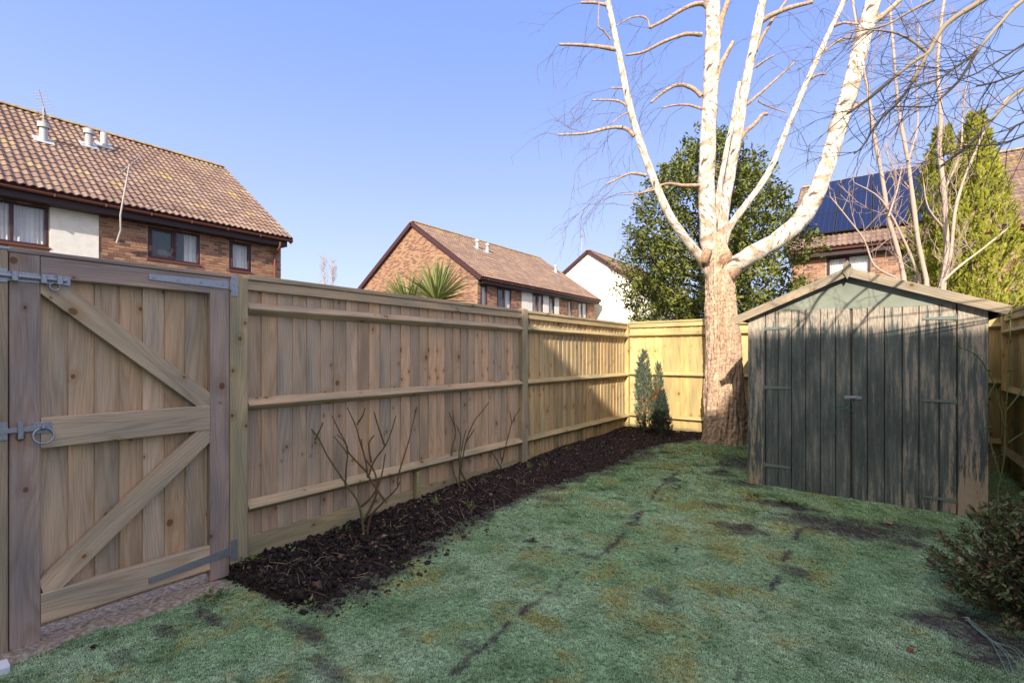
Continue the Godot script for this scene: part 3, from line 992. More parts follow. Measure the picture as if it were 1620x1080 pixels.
# courses of bricks on a face given by xf (x along, y up, z out); free(x, y) says where they go
func brickwork(parent: Node3D, xf: Transform3D, x0: float, x1: float, y0: float, y1: float, free: Callable, limit := 300) -> void:
	rng.seed = 43
	var list := []
	var y := y0
	var odd := false
	while y + 0.065 <= y1:
		var x := x0 + (0.1125 if odd else 0.0)
		if odd and free.call(x0 + 0.05, y + 0.03):
			list.append([10 + rng.randi() % 4, xf * Transform3D(Basis(), Vector3(x0 + 0.002, y, 0))])
		while x + 0.03 <= x1:
			var lo: bool = free.call(x + 0.004, y + 0.03)
			var hi: bool = x + 0.215 <= x1 and free.call(x + 0.211, y + 0.03)
			if lo and hi: list.append([rng.randi() % 10, xf * Transform3D(Basis(), Vector3(x, y, 0))])
			elif lo or hi:   # cut to what is free
				var n := 0.0
				while n < 0.21 and ((x + n < x1 and free.call(x + n, y + 0.03)) if lo else free.call(x + 0.215 - n, y + 0.03)): n += 0.008
				if n > 0.03: list.append([rng.randi() % 10, xf * Transform3D(Basis.from_scale(Vector3((n - 0.01) / 0.215, 1, 1)), Vector3(x if lo else x + 0.215 - n + 0.01, y, 0))])
			x += 0.225
		y += 0.075
		odd = not odd
	pieces(parent, "brick", brick_shapes, M.brick, list, limit)

var tile_shapes := []
func make_tiles() -> void:
	rng.seed = 45
	for k in 8:
		var m := MB.new()
		var base: Vector3 = [Vector3(0.265, 0.190, 0.165), Vector3(0.285, 0.208, 0.18), Vector3(0.24, 0.172, 0.152), Vector3(0.305, 0.228, 0.19)][k % 4]
		if k > 5: base = base.lerp(Vector3(0.46, 0.37, 0.13), 0.35)
		var t := rng.randf_range(0.9, 1.1)
		m.col = Color(base.x * t, base.y * t, base.z * t)
		# a wavy tile: x across 0.3, y up the slope 0.36, z out; the lower edge stands proud
		var n := 14
		var first := 0
		for i in n + 1:
			var x := 0.3 * i / n
			var a := 2.0 * TAU * i / n
			var z := 0.018 * cos(a)
			var nn := Vector3(0.018 * 2.0 * TAU / 0.3 * sin(a), 0.06, 1).normalized()
			m.put(Vector3(x, 0, z + 0.034), nn, Vector2(x, 0)); m.put(Vector3(x, 0.36, z + 0.006), nn, Vector2(x, 0.36))
		for i in n:
			var q := i * 2
			m.ix.append_array(PackedInt32Array([q, q + 1, q + 2, q + 2, q + 1, q + 3]))
		first = m.v.size()
		for i in n + 1:
			var x := 0.3 * i / n
			var z := 0.018 * cos(2.0 * TAU * i / n)
			m.put(Vector3(x, 0, z + 0.034), Vector3(0, -1, 0), Vector2(x, 0)); m.put(Vector3(x, 0.004, z + 0.012), Vector3(0, -1, 0), Vector2(x, 0))
		for i in n:
			var q := first + i * 2
			m.ix.append_array(PackedInt32Array([q, q + 2, q + 1, q + 2, q + 3, q + 1]))
		tile_shapes.append(m)
# tiles on a slope: xf has x along the eaves, y up the slope, z out
func tiling(parent: Node3D, xf: Transform3D, l: float, s: float, limit := 300, skip = null) -> void:
	rng.seed = 47
	var list := []
	var rows := int(s / 0.30)
	for j in rows:
		var cols := int(l / 0.3)
		for i in cols:
			if skip != null and skip.call(i * 0.3, j * 0.30): continue
			var tilt := Basis(Vector3(0, 0, 1), rng.randf_range(-0.012, 0.012))
			list.append([rng.randi() % (8 if rng.randf() < 0.14 or j > rows - 3 else 6), xf * Transform3D(tilt, Vector3(i * l / cols, j * s / rows, 0.004))])
	pieces(parent, "roof_tile", tile_shapes, M.tile, list, limit)

# a casement window set in an opening; xf: x along, y up, z out, at the lower left corner of the opening on the wall face
func window(parent: Node3D, xf: Transform3D, w: float, h: float, lights: int, curtain := 0) -> void:
	var holder := MB.new()
	var f := 0.055
	var d0 := -0.06
	var d1 := 0.004
	holder.box(Vector3(0, 0, d0), Vector3(w, f, d1), 0.004)
	holder.box(Vector3(0, h - f, d0), Vector3(w, h, d1), 0.004)
	holder.box(Vector3(0, f, d0), Vector3(f, h - f, d1), 0.004)
	holder.box(Vector3(w - f, f, d0), Vector3(w, h - f, d1), 0.004)
	var win := part(parent, "window", holder.mesh(), M.frame, xf)
	var lw := (w - f * 2) / lights
	for k in lights:
		var x := f + lw * k
		if k > 0:
			var mu := MB.new()
			mu.box(Vector3(x - 0.03, f, d0), Vector3(x + 0.03, h - f, d1), 0.004)
			part(win, "mullion", mu.mesh(), M.frame)
		var cs := MB.new()
		var a := Vector3(x + (0.032 if k > 0 else 0.002), f + 0.002, -0.05)
		var b := Vector3(x + lw - (0.032 if k < lights - 1 else 0.002), h - f - 0.002, 0.012)
		var t := 0.04
		if k == 0 or lights == 1:
			cs.box(a, Vector3(b.x, a.y + t, b.z), 0.004); cs.box(Vector3(a.x, b.y - t, a.z), b, 0.004)
			cs.box(Vector3(a.x, a.y + t, a.z), Vector3(a.x + t, b.y - t, b.z), 0.004); cs.box(Vector3(b.x - t, a.y + t, a.z), Vector3(b.x, b.y - t, b.z), 0.004)
			part(win, "casement", cs.mesh(), M.frame)
		var g := MB.new()
		g.quad(Vector3(a.x, a.y, -0.03), Vector3(b.x, a.y, -0.03), Vector3(b.x, b.y, -0.03), Vector3(a.x, b.y, -0.03))
		part(win, "pane", g.mesh(), M.pane)
		if curtain > 0:
			var cu := MB.new()
			var c0 := a.x
			var c1 := b.x
			if curtain == 1: # drawn to one side
				if k == 0: c1 = a.x + lw * 0.10
				else: c0 = a.x + lw * 0.42
			var nseg := 24
			for i in nseg:
				var xa := lerpf(c0, c1, float(i) / nseg)
				var xb := lerpf(c0, c1, float(i + 1) / nseg)
				var za := -0.14 + 0.02 * sin(i * 1.7) + 0.008 * sin(i * 4.1)
				var zb := -0.14 + 0.02 * sin((i + 1) * 1.7) + 0.008 * sin((i + 1) * 4.1)
				cu.quad(Vector3(xa, 0.0, za), Vector3(xb, 0.0, zb), Vector3(xb, h, zb), Vector3(xa, h, za))
			part(win, "curtain", cu.mesh(), M.curtain)
	var sl := MB.new()
	sl.box(Vector3(-0.03, -0.045, -0.06), Vector3(w + 0.03, -0.001, 0.045), 0.006)
	part(win, "sill", sl.mesh(), M.gutter)

func slab(a: Vector3, b: Vector3, c: Vector3, d: Vector3, t: Vector3) -> ArrayMesh:
	var m := MB.new()
	m.quad(a, b, c, d)
	m.quad(b + t, a + t, d + t, c + t)
	m.quad(a, a + t, b + t, b); m.quad(b, b + t, c + t, c); m.quad(c, c + t, d + t, d); m.quad(d, d + t, a + t, a)
	return m.mesh()

# a two-storey gabled house; local x along the front, z = 0 the front face, depth behind; windows: [x, y, w, h, lights, curtain]
func house(t: Node3D, l: float, depth: float, eave: float, ridge: float, windows: Array, o := {}) -> void:
	var holes := []
	for w in windows: holes.append([w[0], w[0] + w[2], w[1], w[1] + w[3]])
	var side_mat: Material = o.get("gable_mat", M.mortar)
	part(t, "front_wall", wall_mesh(0, l, -0.3, eave, holes), M.mortar)
	part(t, "rear_wall", wall_mesh(0, l, -0.3, eave, [], 0.25, 0.0), M.mortar, Transform3D(Basis(Vector3.UP, PI), Vector3(l, 0, -depth)))
	var rise := ridge - eave
	var half := depth / 2
	var g := MB.new()
	for x in [0.0, 0.25]:
		g.quad(Vector3(x, -0.3, -depth), Vector3(x, -0.3, 0), Vector3(x, eave, 0), Vector3(x, eave, -depth))
		g.tri(Vector3(x, eave, -depth), Vector3(x, eave, 0), Vector3(x, ridge, -half))
	part(t, "gable_wall", g.mesh(), side_mat)
	part(t, "gable_wall", g.mesh(), side_mat, Transform3D(Basis(Vector3.UP, PI), Vector3(l, 0, -depth)))
	# roof: slopes run from the overhanging eaves to the ridge
	var over := 0.36
	var verge := 0.16
	var k := rise / half
	var ye := eave - k * over
	var up := Vector3(0, rise + k * over, -half - over)
	var slope := up.length()
	var out := Vector3(0, half, rise).normalized()
	var a := Vector3(-verge, ye + 0.16, over)
	var deck := -out * 0.10
	var front := part(t, "roof", slab(a, a + Vector3(l + verge * 2, 0, 0), a + Vector3(l + verge * 2, 0, 0) + up, a + up, deck), M.fascia)
	var back := Vector3(-verge, ye + 0.16, -depth - over)
	var upb := Vector3(0, up.y, -up.z)
	part(t, "rear_roof", slab(back + Vector3(l + verge * 2, 0, 0), back, back + upb, back + Vector3(l + verge * 2, 0, 0) + upb, Vector3(0, deck.y, -deck.z)), o.get("rear_mat", M.tile_plain))
	var xf := Transform3D(Basis(Vector3(1, 0, 0), up.normalized(), out), a + out * 0.006)
	tiling(front, xf, l + verge * 2, slope - 0.02, o.get("tiles", 300), o.get("skip", null))
	# ridge tiles
	var rt := MB.new()
	rt.col = Color(0.42, 0.31, 0.18)
	var pts := PackedVector2Array()
	for j in 9: pts.append(Vector2(cos(PI * j / 8) * 0.13, sin(PI * j / 8) * 0.085))
	rt.extrude(pts, 0.44, Transform3D(Basis(Vector3(0, 0, -1), Vector3(0, 1, 0), Vector3(1, 0, 0)), Vector3.ZERO))
	var list := []
	var nr := int((l + verge * 2) / 0.45)
	for j in nr:
		list.append([0, Transform3D(Basis(Vector3(1, 0, 0), rng.randf_range(-0.02, 0.02)), Vector3(-verge + j * (l + verge * 2) / nr, ridge + 0.155 + rng.randf_range(0, 0.008), -half))])
	pieces(front, "ridge_tile", [rt], M.tile, list, 60)
	# bargeboards at both ends, fascia and gutter along the front
	for x in [-verge - 0.022, l + verge + 0.003]:
		for s in [0, 1]:
			var e := Vector3(x, ye + 0.08, over) if s == 0 else Vector3(x, ye + 0.08, -depth - over)
			var r := Vector3(x, ridge + 0.08, -half)
			var b := MB.new()
			b.bar(e, r, Vector3(0, 1, 0), 0.20, 0.02)
			# bar centres on x; width is the board's depth
			part(t, "bargeboard", b.mesh(), o.get("barge_mat", M.frame))
	var fa := MB.new()
	fa.box(Vector3(-0.02, ye - 0.12, over - 0.045), Vector3(l + 0.02, ye + 0.10, over - 0.02), 0.003)
	part(t, "fascia", fa.mesh(), M.fascia)
	var so := MB.new()
	so.box(Vector3(0, ye - 0.119, 0.013), Vector3(l, ye - 0.10, over - 0.046))
	part(t, "soffit", so.mesh(), M.fascia)
	var gu := MB.new()
	var gp := PackedVector2Array()
	for j in 9: gp.append(Vector2(-cos(PI * j / 8) * 0.058, -sin(PI * j / 8) * 0.058))
	for j in 9: gp.append(Vector2(cos(PI * j / 8) * 0.050, -sin(PI * j / 8) * 0.050))
	gu.extrude(gp, l + 0.3, Transform3D(Basis(Vector3(0, 0, 1), Vector3(0, 1, 0), Vector3(-1, 0, 0)), Vector3(l + 0.15, ye + 0.09, over + 0.045)), 1, 1, Vector2.ZERO, false)
	var gutter := part(t, "gutter", gu.mesh(), M.gutter)
	var br := MB.new()
	br.box(Vector3(-0.01, -0.065, -0.07), Vector3(0.02, 0.005, 0.066), 0.003)
	var brm := br.mesh()
	for j in int(l / 0.9):
		part(gutter, "bracket", brm, M.gutter, Transform3D(Basis(), Vector3(0.3 + j * 0.9, ye + 0.09, over + 0.045)))
	for w in windows:
		window(t, Transform3D(Basis(), Vector3(w[0], w[1], 0)), w[2], w[3], w[4], w[5])

func vent(parent: Node3D, p: Vector3, h: float, cap: bool) -> void:
	var m := MB.new()
	var pts := PackedVector3Array([p - Vector3(0, 0.2, 0), p + Vector3(0, h, 0)])
	m.tube(pts, PackedFloat32Array([0.09, 0.085]), 14)
	if cap: m.tube(PackedVector3Array([p + Vector3(0, h - 0.05, 0), p + Vector3(0, h + 0.08, 0), p + Vector3(0, h + 0.1, 0)]), PackedFloat32Array([0.13, 0.12, 0.08]), 14)
	var v := part(parent, "roof_vent", m.mesh(), M.lead)
	var b := MB.new()
	b.box(Vector3(-0.2, 0, -0.22), Vector3(0.2, 0.012, 0.22), 0.003)
	part(v, "flashing", b.mesh(), M.lead, Transform3D(Basis(Vector3(1, 0, 0), 0.6), p + Vector3(0, 0.055, 0)))

func aerial(label: String, mast: Array, aim: Vector3, r := 0.018) -> void:
	var t := thing("tv_aerial", label, "aerial", mast[0])
	var p := PackedVector3Array()
	for q in mast: p.append(q - mast[0])
	var m := MB.new()
	m.col = Color(0.42, 0.38, 0.36)
	m.tube(p, taper(p.size(), r, r * 0.8), 8)
	part(t, "mast", m.mesh(), M.plain)
	var c := p[p.size() - 1]
	var b := MB.new()
	b.col = Color(0.3, 0.3, 0.32)
	b.tube(PackedVector3Array([c - aim * 0.3, c + aim * 0.4]), PackedFloat32Array([0.014, 0.014]), 6)
	part(t, "boom", b.mesh(), M.plain)
	var e := aim.cross(Vector3.UP).normalized()
	for k in 9:
		var q := MB.new()
		q.col = Color(0.34, 0.34, 0.36)
		var s := aim * (-0.25 + 0.075 * k)
		var hl := 0.26 - 0.012 * k
		q.tube(PackedVector3Array([c + s - e * hl, c + s + e * hl]), PackedFloat32Array([0.007, 0.007]), 5)
		part(t, "element", q.mesh(), M.plain)

func build_houses() -> void:
	M.tile_plain = tri_planar(mat(lin(0.36, 0.24, 0.19), 0.9, M.speck), 0.8)
	make_bricks()
	make_tiles()
	# left house: front towards +X; local x = 4 - Z
	var t := thing("brick_house", "brick house with white panel and lichened roof seen over the gate", "house", Vector3(-15, 0, 4.0), PI / 2)
	var lx := func(px: float) -> float: return 4.0 - on_x(px, 400, -15).z
	var hy := func(px: float, py: float) -> float: return on_x(px, py, -15).y
	var w2: float = lx.call(233)
	var w2b: float = lx.call(316)
	var w3: float = lx.call(362)
	var w3b: float = lx.call(397)
	var w1b: float = lx.call(76)
	var y2: float = hy.call(275, 414)
	var y1: float = hy.call(40, 387)
	var y3: float = hy.call(380, 429)
	var wins := [[w1b - 1.7, y1, 1.7, 4.66 - y1, 3, 2], [w2, y2, w2b - w2, 4.66 - y2, 2, 1], [w3, y3, w3b - w3, 4.66 - y3, 1, 2]]
	house(t, 11.95, 8.8, 5.05, 8.1, wins)
	var p0: float = lx.call(78)
	var p1: float = lx.call(155)
	var pm := MB.new()
	pm.box(Vector3(p0, 0.3, 0.002), Vector3(p1, 4.79, 0.030))
	part(t, "white_panel", pm.mesh(), M.render)
	brickwork(t, Transform3D(), 0.0, 11.95, 2.55, 4.80, func(x, y):
		if x > p0 - 0.005 and x < p1 + 0.005: return false
		for w in wins:
			if x > w[0] - 0.006 and x < w[0] + w[2] + 0.006 and y > w[1] - 0.05 and y < w[1] + w[3] + 0.01: return false
		return true, 300)
	var dp := MB.new()
	dp.tube(curve([Vector3(11.72, 4.78, 0.40), Vector3(11.72, 4.62, 0.36), Vector3(11.72, 4.45, 0.09), Vector3(11.72, 4.2, 0.075), Vector3(11.72, -0.1, 0.075)], 4), taper(17, 0.034, 0.034), 10)
	part(t, "downpipe", dp.mesh(), M.gutter)
	# things standing through the slope: height on the slope at local z
	var sl := func(z: float) -> float: return 5.05 + 0.16 + (-z) * 3.05 / 4.4
	for e in [[68, 225, true], [140, 233, true], [164, 233, false]]:
		# find where the sight line meets the slope
		var r := ray(e[0], e[1])
		var s := 5.0
		while s < 40.0:
			var q := EYE + r * s
			var lz := q.x + 15.0
			if lz < 0.4 and q.y < 5.21 + (-lz) * 3.05 / 4.4: break
			s += 0.02
		var q := EYE + r * s
		vent(t, Vector3(4.0 - q.z, q.y, q.x + 15.0), 0.42, e[2])
		if e[0] == 68:
			aerial("slim tv aerial on mast above roof vent of lichened roof", [q + Vector3(0, 0.3, 0), q + Vector3(0.01, 0.6, 0), q + Vector3(0.02, 0.92, 0)], Vector3(0.15, 0.95, 0.25).normalized(), 0.018)
	var fp := on_x(184, 384, -14.86)
	aerial("crooked tv aerial pole bracketed to brick wall beside white panel", [fp, fp + Vector3(0.12, 0.30, -0.05), on_x(190, 340, -14.55), on_x(198, 295, -14.5), on_x(204, 262, -14.5)], Vector3(0.3, 0.75, -0.55).normalized(), 0.024)
	# middle terrace, gable towards us
	var t2 := thing("brick_house", "brick terrace with plain gable end and purple bargeboards behind spiky palm", "house", Vector3(-15, 0, -17.35), PI / 2)
	var mx := func(px: float) -> float: return -17.35 - on_x(px, 450, -15).z
	var wins2 := []
	for e in [[760, 771, 1, 2], [786, 809, 2, 1], [842, 859, 2, 2], [868, 877, 1, 2], [898, 905, 1, 2], [914, 929, 2, 2]]:
		var xa: float = mx.call(e[0])
		var xb: float = mx.call(e[1])
		wins2.append([xa, 3.62, xb - xa, 1.06, e[2], e[3]])
	house(t2, 11.8, 8.8, 5.05, 8.1, wins2, {"tiles": 0})
	var wp := MB.new()
	var qa: float = mx.call(825)
	var qb: float = mx.call(884)
	var holes2 := []
	for w in wins2: holes2.append([w[0] - 0.006, w[0] + w[2] + 0.006, w[1] - 0.05, w[1] + w[3] + 0.01])
	part(t2, "white_panel", wall_mesh(qa, qb, 0.3, 4.79, holes2.slice(2, 4), 0.02, 0.025), M.render)
	brickwork(t2, Transform3D(), 0.0, 11.8, 2.4, 4.80, func(x, y):
		if x > qa - 0.005 and x < qb + 0.005: return false
		for w in holes2:
			if x > w[0] and x < w[1] and y > w[2] and y < w[3]: return false
		return true, 0)
	# gable bricks: face x = 0, pointing to local -x
	brickwork(t2, Transform3D(Basis(Vector3(0, 0, 1), Vector3(0, 1, 0), Vector3(-1, 0, 0)), Vector3(0, 0, -8.8)), 0.0, 8.8, 2.4, 8.1, func(x, y): return y < 5.05 + (4.4 - absf(x - 4.4)) * 3.05 / 4.4 - 0.02, 0)
	for e in [[755, 394], [771, 400], [879, 432]]:
		var r := ray(e[0], e[1])
		var s := 10.0
		while s < 60.0:
			var q := EYE + r * s
			if q.x + 15.0 < 0.4 and q.y < 5.21 - (q.x + 15.0) * 3.05 / 4.4: break
			s += 0.03
		var q := EYE + r * s
		vent(t2, Vector3(-17.35 - q.z, q.y, q.x + 15.0), 0.45, true)
	var d2 := MB.new()
	d2.tube(PackedVector3Array([Vector3(5.0, 4.75, 0.3), Vector3(5.0, 4.55, 0.08), Vector3(5.0, -0.1, 0.08)]), taper(3, 0.034, 0.034), 8)
	part(t2, "downpipe", d2.mesh(), M.gutter)
	# white house further back
	var t3 := thing("white_house", "white rendered house with brown tiled roof half behind evergreen tree", "house", Vector3(-11.5, 0, -30.0), PI / 2)
	house(t3, 9.0, 8.8, 5.35, 8.35, [], {"tiles": 0, "gable_mat": M.render, "barge_mat": M.frame})
	var wq := on_z(922, 403, -29.7)
	aerial("small tv aerial on the ridge of white house", [Vector3(-16.2, 8.4, -29.6), Vector3(-16.2, 9.0, -29.6), Vector3(-16.2, 9.45, -29.6)], Vector3(0.7, 0, 0.7), 0.03)
	# right terrace with solar panels: front towards +Z
	var t4 := thing("brick_house", "brick house with solar panels on roof, behind the shed", "house", Vector3(-2.45, 0, -19.8), 0.0)
	var rx := func(px: float) -> float: return on_z(px, 400, -19.8).x + 2.45
	var wins4 := [[rx.call(1308), 3.62, rx.call(1378) - rx.call(1308), 1.05, 2, 2], [rx.call(1425), 3.62, 0.62, 1.05, 1, 0], [6.0, 3.62, 1.2, 1.05, 2, 1]]
	house(t4, 11.0, 8.8, 5.05, 8.3, wins4, {"tiles": 300, "skip": func(x, y): return x > 0.35 and x < 4.1 and y > 0.9 and y < 5.1})
	brickwork(t4, Transform3D(), 0.0, 11.0, 2.4, 4.80, func(x, y):
		for w in wins4:
			if x > w[0] - 0.006 and x < w[0] + w[2] + 0.006 and y > w[1] - 0.05 and y < w[1] + w[3] + 0.01: return false
		return true, 300)
	brickwork(t4, Transform3D(Basis(Vector3(0, 0, 1), Vector3(0, 1, 0), Vector3(-1, 0, 0)), Vector3(0, 0, -8.8)), 0.0, 8.8, 3.0, 8.3, func(x, y): return y < 5.05 + (4.4 - absf(x - 4.4)) * 3.25 / 4.4 - 0.02, 0)
	# panels lie on rails 0.1 m off the tiles
	var k := 3.25 / 4.4
	var up := Vector3(0, k, -1).normalized()
	var outv := Vector3(0, 1, k).normalized()
	var eave0 := Vector3(0, 5.05 - k * 0.36 + 0.16, 0.36)
	var cell := Image.create(120, 72, false, Image.FORMAT_RGB8)
	cell.fill(Color(0.06, 0.068, 0.15))
	for i in 11:
		cell.fill_rect(Rect2i(i * 12, 0, 1, 72), Color(0.20, 0.22, 0.33))
	for j in 7: cell.fill_rect(Rect2i(0, j * 12, 120, 1), Color(0.16, 0.18, 0.32))
	var pv := mat(Color.WHITE, 0.12, image_tex(cell), null, 0.0, false)
	pv.metallic_specular = 0.6
	var rim := mat(lin(0.03, 0.03, 0.035), 0.4)
	var pw := 1.02
	var ph := 1.60
	var solar := thing("solar_array", "dark blue solar panels in rows on brick house roof", "solar panels", Vector3(-2.45, 0, -19.8))
	for i in 4:
		for j in 3:
			var o := eave0 + up * (0.80 + j * (ph + 0.025)) + Vector3(0.22 + i * (pw + 0.02), 0, 0) + outv * 0.14
			var g := MB.new()
			g.quad(Vector3(0, 0, 0.036), Vector3(pw, 0, 0.036), Vector3(pw, ph, 0.036), Vector3(0, ph, 0.036), Vector2(0, 0), Vector2(0, 1), Vector2(1, 1), Vector2(1, 0))
			var p := part(solar, "panel", g.mesh(), pv, Transform3D(Basis(Vector3(1, 0, 0), up, outv), o))
			var fr := MB.new()
			fr.box(Vector3(0, 0, 0), Vector3(pw, 0.025, 0.040)); fr.box(Vector3(0, ph - 0.025, 0), Vector3(pw, ph, 0.040))
			fr.box(Vector3(0, 0.025, 0), Vector3(0.025, ph - 0.025, 0.040)); fr.box(Vector3(pw - 0.025, 0.025, 0), Vector3(pw, ph - 0.025, 0.040))
			fr.box(Vector3(0.02, 0.02, -0.10), Vector3(0.06, ph, 0.0)); fr.box(Vector3(pw - 0.06, 0.02, -0.10), Vector3(pw - 0.02, ph, 0.0))
			part(p, "panel_frame", fr.mesh(), rim)
	# the terrace behind the camera, whose stepped ridge shades the garden
	for e in [[-4.2, 3.2, 8.10, "white fronted house whose roof shades the gate and left fence"], [3.2, 11.2, 8.38, "white fronted house with slightly higher ridge whose roof shades the shed"]]:
		var l: float = e[1] - e[0]
		var h := thing("rear_house", e[3], "house", Vector3(e[1], 0, 3.10), PI)
		var ridge: float = e[2]
		var z := -4.15
		var hl := [[1.0, 2.8, 0.0, 2.05], [3.4, 4.6, 3.3, 4.35], [1.0, 2.2, 3.3, 4.35]]
		part(h, "front_wall", wall_mesh(0, l, -0.3, ridge - 3.10, hl), M.render)  # unseen wall, rendered white to bounce more light into the garden
		part(h, "rear_wall", wall_mesh(0, l, -0.3, ridge - 3.10, []), M.mortar, Transform3D(Basis(), Vector3(0, 0, -8.05)))
		var g := MB.new()
		for x in [0.0, l]:
			g.quad(Vector3(x, -0.3, -8.3), Vector3(x, -0.3, 0), Vector3(x, ridge - 3.10, 0), Vector3(x, ridge - 3.10, -8.3))
			g.tri(Vector3(x, ridge - 3.10, -8.3), Vector3(x, ridge - 3.10, 0), Vector3(x, ridge - 0.1, z))
		part(h, "gable_wall", g.mesh(), M.mortar)
		var s := (3.0 / 4.15)
		var a := Vector3(-0.02, ridge - 0.05 - s * 4.5, 0.35)
		var b := Vector3(-0.02, ridge - 0.05, z)
		var c := Vector3(-0.02, ridge - 0.05 - s * 4.5, -8.65)
		var lv := Vector3(l + 0.04, 0, 0)
		part(h, "roof_slope", slab(a, a + lv, b + lv, b, Vector3(0, -0.08, 0)), M.tile_plain)
		part(h, "roof_slope", slab(c + lv, c, b, b + lv, Vector3(0, -0.08, 0)), M.tile_plain)
		for w in hl:
			window(h, Transform3D(Basis(), Vector3(w[0], w[2], 0)), w[1] - w[0], w[3] - w[2], 2, 1)

# ---------- shed ----------
func shed_board(x0: float, x1: float, y0: float, y1: float, z: float, t := 0.014) -> ArrayMesh:
	var m := MB.new()
	var c := 0.003
	var uvf := func(x: float, y: float) -> Vector2: return Vector2(x / 1.74, y / 1.9)
	var a := Vector3(x0 + c, y0, z + t)
	var b := Vector3(x1 - c, y0, z + t)
	var h := Vector3(0, y1 - y0, 0)
	m.quad(a, b, b + h, a + h, uvf.call(a.x, y0), uvf.call(b.x, y0), uvf.call(b.x, y1), uvf.call(a.x, y1))
	for s in [[Vector3(x0, y0, z), a], [b, Vector3(x1, y0, z)]]:
		var p: Vector3 = s[0]
		var q: Vector3 = s[1]
		m.quad(p, q, q + h, p + h, uvf.call(p.x, y0), uvf.call(q.x, y0), uvf.call(q.x, y1), uvf.call(p.x, y1))
	m.quad(Vector3(x0, y0, z), Vector3(x1, y0, z), b, a, uvf.call(x0, y0), uvf.call(x1, y0), uvf.call(x1, y0), uvf.call(x0, y0))
	m.quad(a + h, b + h, Vector3(x1, y1, z), Vector3(x0, y1, z), uvf.call(x0, y1), uvf.call(x1, y1), uvf.call(x1, y1), uvf.call(x0, y1))
	return m.mesh()

